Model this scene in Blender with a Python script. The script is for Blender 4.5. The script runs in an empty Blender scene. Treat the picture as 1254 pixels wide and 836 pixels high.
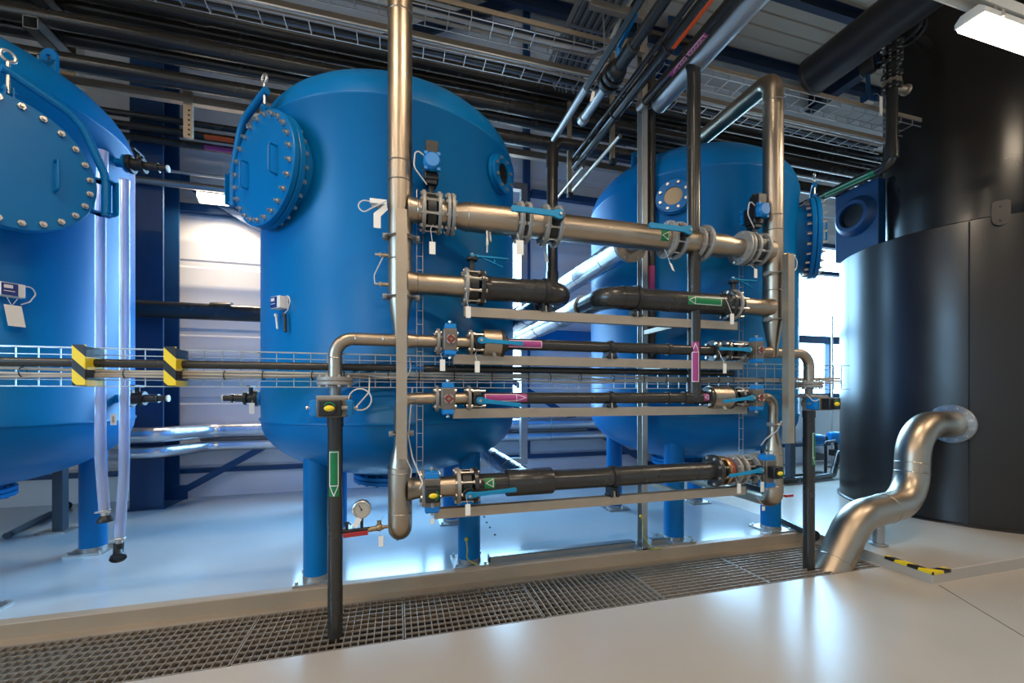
import bpy, math, random
from math import sin, cos, pi, radians, sqrt, atan2
from mathutils import Vector, Matrix
random.seed(7)
scene = bpy.context.scene
COL = scene.collection
# ---------------------------------------------------------------- camera numbers (metres; image 1254 x 836)
FPX, CX, HY, TH, CAMH = 510.0, 627.0, 482.0, radians(15.5), 1.6
ST, CT = sin(TH), cos(TH)

def ray(px, py):
    u = (px - CX) / FPX
    return (ST + u * CT, CT - u * ST, (HY - py) / FPX)

def P(px, py, Y):
    d = ray(px, py)
    k = Y / d[1]
    return Vector((d[0] * k, Y, CAMH + d[2] * k))

def G(px, py, z):
    d = ray(px, py)
    k = (z - CAMH) / d[2]
    return Vector((d[0] * k, d[1] * k, z))

# ---------------------------------------------------------------- mesh builder
def frame(ax):
    ax = Vector(ax).normalized()
    up = Vector((0, 0, 1)) if abs(ax.z) < 0.95 else Vector((0, 1, 0))
    u = ax.cross(up).normalized()
    return ax, u, u.cross(ax).normalized()

class M:
    def __init__(self, T=None):
        self.v, self.f, self.mi, self.cur, self.T = [], [], [], 0, T

    def add(self, vs, fs):
        o = len(self.v)
        self.v.extend((self.T @ Vector(p)) if self.T else Vector(p) for p in vs)
        self.f.extend(tuple(i + o for i in f) for f in fs)
        self.mi.extend([self.cur] * len(fs))
        return self

    def box(self, lo, hi):
        x0, y0, z0 = lo
        x1, y1, z1 = hi
        return self.add([(x0, y0, z0), (x1, y0, z0), (x1, y1, z0), (x0, y1, z0), (x0, y0, z1), (x1, y0, z1), (x1, y1, z1), (x0, y1, z1)],
                        [(0, 3, 2, 1), (4, 5, 6, 7), (0, 1, 5, 4), (1, 2, 6, 5), (2, 3, 7, 6), (3, 0, 4, 7)])

    def cbox(self, c, s):
        return self.box([c[i] - s[i] / 2 for i in range(3)], [c[i] + s[i] / 2 for i in range(3)])

    def bar(self, p0, p1, w, h, upv=(0, 0, 1)):
        p0, p1 = Vector(p0), Vector(p1)
        a = (p1 - p0).normalized()
        upv = Vector(upv)
        if abs(a.dot(upv)) > 0.97:
            upv = Vector((0, 1, 0))
        s = a.cross(upv).normalized() * w / 2
        t = s.cross(a).normalized() * h / 2
        vs = []
        for p in (p0, p1):
            vs += [p - s - t, p + s - t, p + s + t, p - s + t]
        return self.add(vs, [(3, 2, 1, 0), (4, 5, 6, 7), (0, 1, 5, 4), (1, 2, 6, 5), (2, 3, 7, 6), (3, 0, 4, 7)])

    def section(self, p0, p1, prof, upv=(0, 0, 1)):
        """extrude a closed 2D outline (side, up) from p0 to p1"""
        p0, p1 = Vector(p0), Vector(p1)
        a = (p1 - p0).normalized()
        s = a.cross(Vector(upv)).normalized()
        t = s.cross(a).normalized()
        n = len(prof)
        vs = [p + s * x + t * y for p in (p0, p1) for x, y in prof]
        fs = [(i, (i + 1) % n, n + (i + 1) % n, n + i) for i in range(n)]
        fs += [tuple(range(n - 1, -1, -1)), tuple(range(n, 2 * n))]
        return self.add(vs, fs)

    def lathe(self, prof, c=(0, 0, 0), ax=(0, 0, 1), n=24, a0=0.0, a1=2 * pi):
        """prof: (radius, height along the axis)"""
        a, u, w = frame(ax)
        c = Vector(c)
        full = abs(a1 - a0 - 2 * pi) < 1e-6
        m = n if full else n + 1
        vs, rows = [], []
        for r, h in prof:
            if r < 1e-6:
                rows.append([len(vs)])
                vs.append(c + a * h)
            else:
                rows.append(list(range(len(vs), len(vs) + m)))
                for i in range(m):
                    t = a0 + (a1 - a0) * i / n
                    vs.append(c + a * h + (u * cos(t) + w * sin(t)) * r)
        fs = []
        for A, B in zip(rows, rows[1:]):
            for i in range(n):
                j = (i + 1) % m
                if len(A) == 1 and len(B) == 1:
                    continue
                if len(A) == 1:
                    fs.append((A[0], B[j], B[i]))
                elif len(B) == 1:
                    fs.append((A[i], A[j], B[0]))
                else:
                    fs.append((A[i], A[j], B[j], B[i]))
        return self.add(vs, fs)

    def cyl(self, p0, p1, r, r2=None, n=20, caps=True):
        p0, p1 = Vector(p0), Vector(p1)
        d = p1 - p0
        L = d.length
        r2 = r if r2 is None else r2
        pr = [(r, 0), (r2, L)]
        if caps:
            pr = [(0, 0)] + pr + [(0, L)]
        return self.lathe(pr, p0, d, n)

    def disc(self, c, ax, r, th, n=28, bev=0.12):
        b = th * bev
        c = Vector(c)
        a = Vector(ax).normalized()
        return self.lathe([(0, -th / 2), (r - b, -th / 2), (r, -th / 2 + b), (r, th / 2 - b), (r - b, th / 2), (0, th / 2)], c, a, n)

    def ring(self, c, ax, ri, ro, th, n=28):
        return self.lathe([(ri, -th / 2), (ro, -th / 2), (ro, th / 2), (ri, th / 2), (ri, -th / 2)], c, ax, n)

    def torus(self, c, ax, R, r, n=24, k=8, a0=0.0, a1=2 * pi):
        pr = [(R + r * cos(2 * pi * i / k), r * sin(2 * pi * i / k)) for i in range(k + 1)]
        return self.lathe(pr, c, ax, n, a0, a1)

    def bolts(self, c, ax, R, nb, r, h, sym=True, ph=0.5):
        a, u, w = frame(ax)
        c = Vector(c)
        for i in range(nb):
            t = 2 * pi * (i + ph) / nb
            p = c + (u * cos(t) + w * sin(t)) * R
            self.cyl(p - a * (h if sym else 0), p + a * h, r, n=6)
        return self

    def sphere(self, c, r, n=16, k=8, sc=(1, 1, 1)):
        pr = [(r * sin(pi * i / k), -r * cos(pi * i / k)) for i in range(k + 1)]
        b = len(self.v)
        T, self.T = self.T, None
        self.lathe(pr, (0, 0, 0), (0, 0, 1), n)
        self.T = T
        for i in range(b, len(self.v)):
            p = Vector((self.v[i].x * sc[0], self.v[i].y * sc[1], self.v[i].z * sc[2])) + Vector(c)
            self.v[i] = T @ p if T else p
        return self

    def tube(self, pts, r, bend=0.0, n=14, caps=True, seg=8, closed=False):
        pts = [Vector(p) for p in pts]
        path = [pts[0]]
        for i in range(1, len(pts) - 1):
            a, b, c = pts[i - 1], pts[i], pts[i + 1]
            d0, d1 = (a - b), (c - b)
            l0, l1 = d0.length, d1.length
            d0.normalize(); d1.normalize()
            ang = d0.angle(d1)
            if bend <= 0 or ang > pi - 0.02:
                path.append(b)
                continue
            t = min(bend / math.tan(ang / 2), l0 * 0.495, l1 * 0.495)
            R = t * math.tan(ang / 2)
            bis = (d0 + d1).normalized()
            cen = b + bis * (R / sin(ang / 2))
            s0, s1 = b + d0 * t - cen, b + d1 * t - cen
            tot = s0.angle(s1)
            nn = s0.cross(s1).normalized()
            for k in range(seg + 1):
                path.append(cen + Matrix.Rotation(tot * k / seg, 3, nn) @ s0)
        path.append(pts[-1])
        q = [path[0]]
        for p in path[1:]:
            if (p - q[-1]).length > 1e-5:
                q.append(p)
        path = q
        tang = []
        for i in range(len(path)):
            if i == 0:
                t = path[1] - path[0]
            elif i == len(path) - 1:
                t = path[-1] - path[-2]
            else:
                t = (path[i + 1] - path[i]).normalized() + (path[i] - path[i - 1]).normalized()
            tang.append(t.normalized())
        _, u, _w = frame(tang[0])
        vs, fs = [], []
        m = len(path)
        for i, (p, t) in enumerate(zip(path, tang)):
            if i:
                u = (u - t * u.dot(t)).normalized()
            w = t.cross(u)
            k = 1.0
            if 0 < i < m - 1:
                k = 1.0 / max(0.4, (path[i + 1] - path[i]).normalized().dot(t))
            rr = r[i] if isinstance(r, (list, tuple)) else r
            for j in range(n):
                a = 2 * pi * j / n
                vs.append(p + (u * cos(a) + w * sin(a)) * rr)
        for i in range(m - 1):
            for j in range(n):
                a, b = i * n + j, i * n + (j + 1) % n
                fs.append((a, b, b + n, a + n))
        if caps:
            fs.append(tuple(range(n - 1, -1, -1)))
            fs.append(tuple((m - 1) * n + j for j in range(n)))
        return self.add(vs, fs)

    def patch(self, c, ax, r, face, arc, length, off=0.0015, n=8):
        """a sticker lying on a pipe: centre c on the pipe's axis, facing direction `face`, arc = width round the pipe"""
        a = Vector(ax).normalized()
        f = Vector(face)
        f = (f - a * f.dot(a)).normalized()
        s = a.cross(f)
        c = Vector(c)
        R = r + off
        vs, fs = [], []
        for k in (0, 1):
            for i in range(n + 1):
                t = (i / n - 0.5) * arc / r
                vs.append(c + a * (k - 0.5) * length + (f * cos(t) + s * sin(t)) * R)
        for i in range(n):
            fs.append((i, i + 1, n + 2 + i, n + 1 + i))
        return self.add(vs, fs)

    def line_on(self, c, ax, r, face, pts, w=0.004, off=0.0025):
        """a painted line on a pipe through (along, round) points"""
        a = Vector(ax).normalized()
        f = Vector(face)
        f = (f - a * f.dot(a)).normalized()
        s = a.cross(f)
        c = Vector(c)

        def at(p):
            t = p[1] / r
            return c + a * p[0] + (f * cos(t) + s * sin(t)) * (r + off)
        for p, q in zip(pts, pts[1:]):
            d = Vector((q[0] - p[0], q[1] - p[1]))
            L = d.length
            d /= L
            nrm = Vector((-d.y, d.x)) * w / 2
            k = max(1, int(abs(q[1] - p[1]) / 0.01))
            vs, fs = [], []
            for i in range(k + 1):
                m = Vector(p) + d * (-w / 2 + (L + w) * i / k)
                vs += [at(m - nrm), at(m + nrm)]
            for i in range(k):
                fs.append((2 * i, 2 * i + 1, 2 * i + 3, 2 * i + 2))
            self.add(vs, fs)
        return self

# ---------------------------------------------------------------- objects
WLOC = {}

def obj(name, m, mat, parent=None, bev=0.0, sharp=38):
    me = bpy.data.meshes.new(name)
    off = WLOC.get(parent.name, Vector((0, 0, 0))) if parent else Vector((0, 0, 0))
    me.from_pydata([tuple(p - off) for p in m.v], [], m.f)
    mats = mat if isinstance(mat, (list, tuple)) else [mat]
    for x in mats:
        me.materials.append(x)
    if len(mats) > 1:
        me.polygons.foreach_set('material_index', m.mi)
    me.update()
    me.polygons.foreach_set('use_smooth', [True] * len(me.polygons))
    me.set_sharp_from_angle(angle=radians(sharp))
    o = bpy.data.objects.new(name, me)
    COL.objects.link(o)
    if parent:
        o.parent = parent
        WLOC[o.name] = off
    if bev:
        b = o.modifiers.new('bevel', 'BEVEL')
        b.width = bev
        b.segments = 2
        b.limit_method = 'ANGLE'
        b.angle_limit = radians(50)
    return o

def tag(o, label, cat, group=None):
    o['label'] = label
    o['category'] = cat
    if group:
        o['group'] = group
    return o

def thing(name, label, cat, loc=(0, 0, 0), group=None):
    o = bpy.data.objects.new(name, None)
    o.empty_display_size = 0.1
    COL.objects.link(o)
    o.location = loc
    WLOC[o.name] = Vector(loc)
    return tag(o, label, cat, group)

def boltset(parent, c, ax, R, nb, r, h, name='flange_bolt', mt=None, sym=True, ph=0.5):
    a, u, w = frame(ax)
    c = Vector(c)
    for i in range(nb):
        t = 2 * pi * (i + ph) / nb
        p = c + (u * cos(t) + w * sin(t)) * R
        m = M()
        m.cyl(p - a * (h if sym else 0), p + a * h, r, n=6)
        obj(name, m, mt or BOLT, parent)

def bandset(parent, p, q, r, n, name='jacket_band', mt=None):
    p, q = Vector(p), Vector(q)
    for i in range(n):
        m = M()
        m.torus(p.lerp(q, (i + 0.5) / n), q - p, r, 0.004, 28, 6)
        obj(name, m, mt or GALV, parent)

def struct(name, m, mat, parent=None, sharp=38, bev=0):
    o = obj(name, m, mat, parent, sharp=sharp, bev=bev)
    if not parent:
        o['kind'] = 'structure'
    return o

def copy_thing(src, loc, label, group=None):
    r = src.copy()
    COL.objects.link(r)
    r.location = loc
    r['label'] = label
    if group:
        r['group'] = group
    for ch in list(src.children):
        c = ch.copy()
        COL.objects.link(c)
        c.parent = r
        for g in list(ch.children):
            d = g.copy()
            COL.objects.link(d)
            d.parent = c
    return r

# ---------------------------------------------------------------- materials
def mat(name, col, rough=0.5, metal=0.0, var=0.0, scale=6.0, bump=0.0, bscale=40.0, coat=0.0, rvar=0.0, stretch=None, spec=0.5):
    m = bpy.data.materials.new(name)
    m.use_nodes = True
    nt = m.node_tree
    b = nt.nodes['Principled BSDF']
    b.inputs['Base Color'].default_value = (*col, 1)
    b.inputs['Roughness'].default_value = rough
    b.inputs['Metallic'].default_value = metal
    b.inputs['Specular IOR Level'].default_value = spec
    if coat:
        b.inputs['Coat Weight'].default_value = coat
        b.inputs['Coat Roughness'].default_value = 0.15
    tc = nt.nodes.new('ShaderNodeTexCoord')
    src = tc.outputs['Object']
    if stretch:
        mp = nt.nodes.new('ShaderNodeMapping')
        mp.inputs['Scale'].default_value = stretch
        nt.links.new(src, mp.inputs['Vector'])
        src = mp.outputs['Vector']
    if var or rvar:
        nz = nt.nodes.new('ShaderNodeTexNoise')
        nz.inputs['Scale'].default_value = scale
        nz.inputs['Detail'].default_value = 5
        nt.links.new(src, nz.inputs['Vector'])
        if var:
            mx = nt.nodes.new('ShaderNodeMix')
            mx.data_type = 'RGBA'
            mx.inputs['A'].default_value = (*[c * (1 - var) for c in col], 1)
            mx.inputs['B'].default_value = (*[min(1, c * (1 + var)) for c in col], 1)
            nt.links.new(nz.outputs['Fac'], mx.inputs['Factor'])
            nt.links.new(mx.outputs['Result'], b.inputs['Base Color'])
        if rvar:
            mr = nt.nodes.new('ShaderNodeMapRange')
            mr.inputs['From Min'].default_value = 0.3
            mr.inputs['From Max'].default_value = 0.7
            mr.inputs['To Min'].default_value = max(0.02, rough - rvar)
            mr.inputs['To Max'].default_value = rough + rvar
            nt.links.new(nz.outputs['Fac'], mr.inputs['Value'])
            nt.links.new(mr.outputs['Result'], b.inputs['Roughness'])
    if bump:
        n2 = nt.nodes.new('ShaderNodeTexNoise')
        n2.inputs['Scale'].default_value = bscale
        n2.inputs['Detail'].default_value = 3
        nt.links.new(src, n2.inputs['Vector'])
        bp = nt.nodes.new('ShaderNodeBump')
        bp.inputs['Strength'].default_value = bump
        bp.inputs['Distance'].default_value = 0.01
        nt.links.new(n2.outputs['Fac'], bp.inputs['Height'])
        nt.links.new(bp.outputs['Normal'], b.inputs['Normal'])
    return m

def emit_mat(name, col, strength):
    m = bpy.data.materials.new(name)
    m.use_nodes = True
    nt = m.node_tree
    b = nt.nodes['Principled BSDF']
    b.inputs['Base Color'].default_value = (*col, 1)
    b.inputs['Emission Color'].default_value = (*col, 1)
    b.inputs['Emission Strength'].default_value = strength
    return m

def hazard_mat(name, ax, az, period):
    """yellow and black diagonal stripes in object space"""
    m = bpy.data.materials.new(name)
    m.use_nodes = True
    nt = m.node_tree
    b = nt.nodes['Principled BSDF']
    b.inputs['Roughness'].default_value = 0.45
    tc = nt.nodes.new('ShaderNodeTexCoord')
    dot = nt.nodes.new('ShaderNodeVectorMath')
    dot.operation = 'DOT_PRODUCT'
    dot.inputs[1].default_value = (ax[0] / period, ax[1] / period, az / period)
    nt.links.new(tc.outputs['Object'], dot.inputs[0])
    fr = nt.nodes.new('ShaderNodeMath')
    fr.operation = 'FRACT'
    nt.links.new(dot.outputs['Value'], fr.inputs[0])
    gt = nt.nodes.new('ShaderNodeMath')
    gt.operation = 'GREATER_THAN'
    gt.inputs[1].default_value = 0.55
    nt.links.new(fr.outputs[0], gt.inputs[0])
    mx = nt.nodes.new('ShaderNodeMix')
    mx.data_type = 'RGBA'
    mx.inputs['A'].default_value = (0.85, 0.6, 0.01, 1)
    mx.inputs['B'].default_value = (0.012, 0.012, 0.012, 1)
    nt.links.new(gt.outputs[0], mx.inputs['Factor'])
    nt.links.new(mx.outputs['Result'], b.inputs['Base Color'])
    return m

def glass_mat(name):
    m = bpy.data.materials.new(name)
    m.use_nodes = True
    nt = m.node_tree
    nt.nodes.remove(nt.nodes['Principled BSDF'])
    out = nt.nodes['Material Output']
    tr = nt.nodes.new('ShaderNodeBsdfTransparent')
    tr.inputs['Color'].default_value = (0.95, 0.97, 0.97, 1)
    gl = nt.nodes.new('ShaderNodeBsdfGlossy')
    gl.inputs['Roughness'].default_value = 0.02
    mx = nt.nodes.new('ShaderNodeMixShader')
    mx.inputs['Fac'].default_value = 0.06
    nt.links.new(tr.outputs[0], mx.inputs[1])
    nt.links.new(gl.outputs[0], mx.inputs[2])
    nt.links.new(mx.outputs[0], out.inputs['Surface'])
    return m

TANK = mat('tank_blue_paint', (0.0, 0.148, 0.40), 0.36, var=0.10, scale=1.3, bump=0.04, bscale=60, rvar=0.05, spec=0.24)
DBLUE = mat('steelwork_dark_blue', (0.004, 0.05, 0.145), 0.45, var=0.1)
RBLUE = mat('roof_steel_dark', (0.006, 0.018, 0.045), 0.5)
JACKET2 = mat('satin_metal_jacket', (0.52, 0.52, 0.52), 0.46, 0.85, var=0.12, scale=5, stretch=(12, 1, 12))
VBLUE = mat('actuator_blue', (0.0, 0.19, 0.52), 0.35)
LEVER = mat('lever_cyan_blue', (0.0, 0.22, 0.42), 0.4)
INOX = mat('brushed_stainless', (0.44, 0.36, 0.275), 0.37, 1.0, var=0.12, scale=5, rvar=0.07, bump=0.03, bscale=90)
INOXD = mat('stainless_weld', (0.42, 0.36, 0.30), 0.30, 1.0)
CAST = mat('flange_cast_grey', (0.33, 0.31, 0.28), 0.5, 0.35, var=0.12, scale=20)
RAIL = mat('galvanised_beige_rail', (0.43, 0.355, 0.27), 0.45, 0.75, var=0.12, scale=12)
GALV = mat('galvanised_steel', (0.42, 0.42, 0.41), 0.4, 0.85, var=0.15, scale=14)
WIRE = mat('tray_wire', (0.55, 0.54, 0.52), 0.35, 0.8)
BOLT = mat('bolt_steel', (0.62, 0.58, 0.52), 0.32, 0.9)
PVC = mat('dark_grey_plastic', (0.030, 0.028, 0.025), 0.25, var=0.15, scale=4, rvar=0.04)
BLACK = mat('black_cast_iron', (0.012, 0.012, 0.012), 0.45, var=0.2)
DUCT = mat('black_duct', (0.018, 0.017, 0.018), 0.42, var=0.2, scale=2)
VESSEL = mat('black_vessel_steel', (0.015, 0.0125, 0.0105), 0.30, 0.0, var=0.2, scale=1.0, rvar=0.03, bump=0.012, bscale=7, stretch=(1, 1, 2))
FOIL = mat('foil_insulation', (0.72, 0.73, 0.75), 0.30, 1.0, var=0.1, bump=0.5, bscale=22)
JACKET = mat('ribbed_metal_jacket', (0.52, 0.52, 0.53), 0.27, 1.0, var=0.1, scale=4, stretch=(1, 14, 1))
ACT = mat('actuator_body_brown_grey', (0.20, 0.165, 0.13), 0.42, 0.55, var=0.15, scale=15)
BRASS = mat('brass', (0.42, 0.29, 0.16), 0.35, 0.9)
WHITE = mat('white_plastic', (0.75, 0.73, 0.68), 0.5)
PAPER = mat('paper_tag', (0.80, 0.76, 0.68), 0.7)
RED = mat('red_plastic', (0.36, 0.02, 0.02), 0.4)
YEL = mat('yellow_indicator', (0.85, 0.60, 0.02), 0.4)
GRN = mat('green_sticker', (0.0, 0.16, 0.045), 0.4)
PUR = mat('purple_sticker', (0.34, 0.045, 0.19), 0.4)
ORA = mat('orange_sticker', (0.80, 0.11, 0.01), 0.4)
INK = mat('white_print', (0.80, 0.72, 0.70), 0.5)
CABLE = mat('grey_cable_sheath', (0.36, 0.32, 0.27), 0.5, var=0.15, scale=12)
CABLEB = mat('blue_grey_cable', (0.12, 0.16, 0.22), 0.5, var=0.2, scale=12)
CABLEW = mat('white_cable', (0.62, 0.60, 0.56), 0.5)
EARTH = mat('earth_wire', (0.45, 0.42, 0.05), 0.5)
POSTG = mat('blue_grey_post_paint', (0.05, 0.075, 0.10), 0.45, var=0.1)
TANF = mat('gauge_face', (0.42, 0.37, 0.30), 0.5)
NAVY = mat('navy_label', (0.01, 0.03, 0.18), 0.4)
DARK = mat('dark_glass', (0.012, 0.010, 0.009), 0.12)
TAN = mat('tan_sight_glass', (0.42, 0.28, 0.15), 0.3)
COPPER = mat('copper_ring', (0.50, 0.31, 0.14), 0.3, 0.9)
RUBBER = mat('red_rubber', (0.30, 0.05, 0.02), 0.6)
GLASS = glass_mat('window_glass')
HAZ = hazard_mat('hazard_stripes_post', (1.05, 0.0), 1.0, 0.135)
HAZT = hazard_mat('hazard_stripes_tape', (0.5, 0.62), 0.2, 0.11)
FLOOR = mat('grey_epoxy_floor', (0.42, 0.37, 0.31), 0.25, var=0.07, scale=1.6, bump=0.015, bscale=4)
PLINTH = mat('pale_epoxy_plinth', (0.38, 0.44, 0.48), 0.15, var=0.06, scale=1.2, rvar=0.03, bump=0.03, bscale=4)
CURB = mat('concrete_curb', (0.33, 0.25, 0.17), 0.45, var=0.12, scale=3, bump=0.1, bscale=30)
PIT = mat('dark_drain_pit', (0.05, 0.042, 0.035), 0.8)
GRATE = mat('galvanised_grate', (0.30, 0.24, 0.18), 0.55, 0.35, var=0.25, scale=9)
WALLM = mat('white_wall_panel', (0.76, 0.76, 0.76), 0.42, var=0.03)
WALLB = mat('white_block_base', (0.76, 0.77, 0.78), 0.5, var=0.04, scale=3)
CEILM = mat('beige_roof_sheet', (0.47, 0.36, 0.255), 0.5, var=0.06, scale=2)
DIFF = emit_mat('lamp_diffuser', (1.0, 0.93, 0.80), 9.0)
HOSE = bpy.data.materials.new('clear_hose')
HOSE.use_nodes = True
_b = HOSE.node_tree.nodes['Principled BSDF']
_b.inputs['Base Color'].default_value = (0.66, 0.76, 1.0, 1)
_b.inputs['Roughness'].default_value = 0.25
_b.inputs['Transmission Weight'].default_value = 0.7
_b.inputs['Subsurface Weight'].default_value = 0.2
PLAMP, PSKY, EXPO = 70.0, 28.0, -0.18
# ================================================================= SETTING
WINS = [(-1.6, 2.26, 1.30, 4.95), (5.25, 13.2, 1.52, 4.95)]
XL, XR, YB, YF, ZC = -7.0, 14.0, 7.1, -6.0, 8.4
PZ = 0.1
GX1, GY0, GY1, CY = 4.32, 2.80, 3.40, 3.53
m = M()
m.box((XL, YF, -0.3), (XR, GY0, 0.0))
m.box((GX1, GY0, -0.3), (XR, CY, -0.001))
m.box((XL, YF, -0.5), (XR, YB, -0.3))
struct('floor', m, FLOOR)
m = M()
m.box((XL, GY1, -0.3), (GX1 + 0.03, CY - 0.03, 0.0))
struct('trim_1', m, CURB)
m = M()
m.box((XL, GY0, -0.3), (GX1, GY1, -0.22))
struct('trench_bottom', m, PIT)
m = M()
m.section((XL, 0, 0), (4.35, 0, 0), [(-CY, PZ), (-CY + 0.012, PZ - 0.01), (-CY + 0.03, 0.0), (-CY + 0.03, -0.3), (-YB, -0.3), (-YB, PZ)])
struct('tank_plinth', m, [PLINTH])
m = M()
m.box((XL, CY - 0.034, -0.01), (4.35, CY + 0.05, PZ + 0.002))
struct('trim_2', m, CURB, bev=0.008)
m = M()
m.box((4.35, 2.43, -0.2), (XR, YB, PZ))
struct('vessel_plinth', m, FLOOR, bev=0.006)
# thin joint cut in the front floor
m = M()
m.bar((4.37, 2.40, 0.0005), (3.55, 1.0, 0.0005), 0.006, 0.002)
struct('trim_3', m, PIT)

def wall_strip(m, x0, x1, z0, z1):
    pts = []
    z = z0
    zs = sorted(set([z0, z1] + [round(0.5 + k / 3.0 + e, 4) for k in range(0, 25) for e in (-0.06, -0.035, 0.035, 0.06)]))
    for z in [a for a in zs if z0 <= a <= z1]:
        k = (z - 0.5) * 3
        e = z - (0.5 + round(k) / 3.0)
        if abs(e) > 0.05:
            d = 0.0
        else:
            d = 0.008
        if abs(e) < 0.05 and round(k) % 3 == 0:
            d = -0.012
        pts.append((-YB + d, z))
    pts += [(-YB - 0.18, z1), (-YB - 0.18, z0)]
    m.section((x0, 0, 0), (x1, 0, 0), pts)
m = M()
xs = [XL, WINS[0][0], WINS[0][1], WINS[1][0], WINS[1][1], XR]
wall_strip(m, xs[0], xs[1], 0.5, ZC)
wall_strip(m, xs[2], xs[3], 0.5, ZC)
wall_strip(m, xs[4], xs[5], 0.5, ZC)
for (a, b, c, d) in WINS:
    wall_strip(m, a, b, 0.5, c)
    wall_strip(m, a, b, d, ZC)
struct('wall_back', m, WALLM, sharp=20)
m = M()
m.box((XL, YB - 0.04, PZ), (XR, YB + 0.18, 0.47))
w = struct('baseboard_back', m, WALLB)
m = M()
m.box((XL, YB - 0.09, 0.455), (XR, YB + 0.02, 0.52))
struct('trim_4', m, DBLUE)
m = M()
m.box((XR, YF, -0.3), (XR + 0.2, YB + 0.2, ZC))
struct('wall_right', m, WALLM)
FW = (-3.2, 0.6, 1.9, 4.3)                              # window in the left wall, beyond the photo's edge
m = M()
m.box((XL, YF - 0.2, -0.3), (XR, YF, ZC))
struct('wall_front', m, WALLM)
m = M()
m.box((XL - 0.2, YF, -0.3), (XL, FW[0], ZC)); m.box((XL - 0.2, FW[1], -0.3), (XL, YB + 0.2, ZC))
m.box((XL - 0.2, FW[0], -0.3), (XL, FW[1], FW[2])); m.box((XL - 0.2, FW[0], FW[3]), (XL, FW[1], ZC))
struct('wall_left', m, WALLM)
m = M()
for a in (FW[0], -1.5, FW[1] - 0.09):
    m.box((XL - 0.1, a, FW[2]), (XL + 0.02, a + 0.09, FW[3]))
m.box((XL - 0.1, FW[0], FW[2]), (XL + 0.02, FW[1], FW[2] + 0.09)); m.box((XL - 0.1, FW[0], FW[3] - 0.09), (XL + 0.02, FW[1], FW[3]))
win = struct('window_3', m, DBLUE)
m = M()
m.box((XL - 0.06, FW[0] + 0.02, FW[2] + 0.02), (XL - 0.054, FW[1] - 0.02, FW[3] - 0.02))
struct('pane', m, GLASS, win)
# roof sheet with ribs
m = M()
pts = []
y = YF
while y < YB + 0.15:
    pts += [(-y, ZC), (-(y + 0.22), ZC), (-(y + 0.23), ZC + 0.03), (-(y + 0.25), ZC + 0.03)]
    y += 0.26
pts += [(-(YB + 0.2), ZC), (-(YB + 0.2), ZC + 0.25), (-YF, ZC + 0.25)]
m.section((XL, 0, 0), (XR, 0, 0), pts)
struct('ceiling', m, CEILM, sharp=15)

# windows
for k, (a, b, c, d) in enumerate(WINS):
    m = M()
    fw = 0.09
    y0, y1 = YB - 0.03, YB + 0.08
    m.box((a, y0, c), (a + fw, y1, d)); m.box((b - fw, y0, c), (b, y1, d))
    m.box((a, y0, c), (b, y1, c + fw)); m.box((a, y0, d - fw), (b, y1, d))
    zt = 2.72
    m.box((a, y0, zt), (b, y1, zt + 0.16))
    if k:
        m.box((a, y0, 4.25), (b, y1, 4.33))
        m.box((7.1, y0, c), (7.18, y1, d)); m.box((9.32, y0, c), (9.40, y1, zt)); m.box((11.0, y0, c), (11.08, y1, d))
    else:
        m.box((0.4, y0, c), (0.48, y1, d))
    win = struct('window_%d' % (k + 1), m, DBLUE)
    m = M()
    m.box((a + 0.02, YB + 0.03, c + 0.02), (b - 0.02, YB + 0.036, d - 0.02))
    struct('pane', m, GLASS, win)

# blue structural columns (I sections), braces, purlins, rafters
def i_prof(w, h, tf, tw):
    return [(-w / 2, -h / 2), (w / 2, -h / 2), (w / 2, -h / 2 + tf), (tw / 2, -h / 2 + tf), (tw / 2, h / 2 - tf), (w / 2, h / 2 - tf), (w / 2, h / 2), (-w / 2, h / 2),
            (-w / 2, h / 2 - tf), (-tw / 2, h / 2 - tf), (-tw / 2, -h / 2 + tf), (-w / 2, -h / 2 + tf)]
for k, x in enumerate((-3.12, 4.9, 12.6)):
    m = M()
    m.section((x, 6.68, PZ), (x, 6.68, ZC), i_prof(0.36, 0.44, 0.03, 0.02), (0, 1, 0))
    m.box((x - 0.22, 6.42, PZ), (x + 0.22, 6.94, PZ + 0.02))
    struct('column_%d' % (k + 1) if False else 'trim_%d' % (5 + k), m, DBLUE)
for k, (p, q) in enumerate((((-2.92, 6.86, 0.22), (4.7, 6.86, 4.6)), ((4.7, 6.92, 0.22), (-2.92, 6.92, 4.6)))):
    m = M()
    m.bar(p, q, 0.03, 0.09)
    m.cbox(((p[0]), p[1], p[2]), (0.18, 0.02, 0.2)); m.cbox(q, (0.18, 0.02, 0.2))
    struct('trim_%d' % (8 + k), m, DBLUE)
n = 10
for y in (-3.5, -2.0, -0.5, 1.2, 2.9, 4.2, 5.5, 6.78):
    m = M()
    m.section((XL, y, ZC - 0.11), (XR, y, ZC - 0.11), i_prof(0.12, 0.22, 0.015, 0.012))
    struct('trim_%d' % n, m, RBLUE)
    n += 1
for x in (-3.12, 8.75, 12.6):
    m = M()
    m.section((x, YF, ZC - 0.42), (x, YB, ZC - 0.42), i_prof(0.2, 0.4, 0.02, 0.015))
    struct('trim_%d' % n, m, RBLUE)
    n += 1
_v = P(648, -4, 6.86)
for p, q in ((P(500, 42, 6.86), _v), (_v, P(720, 20, 6.86))):      # bracing high on the back wall
    d = (q - p).normalized()
    m = M()
    m.bar(p - d * 1.2 if q is _v else p, q if q is _v else q + d * 1.2, 0.06, 0.2)
    struct('trim_%d' % n, m, RBLUE)
    n += 1
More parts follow.
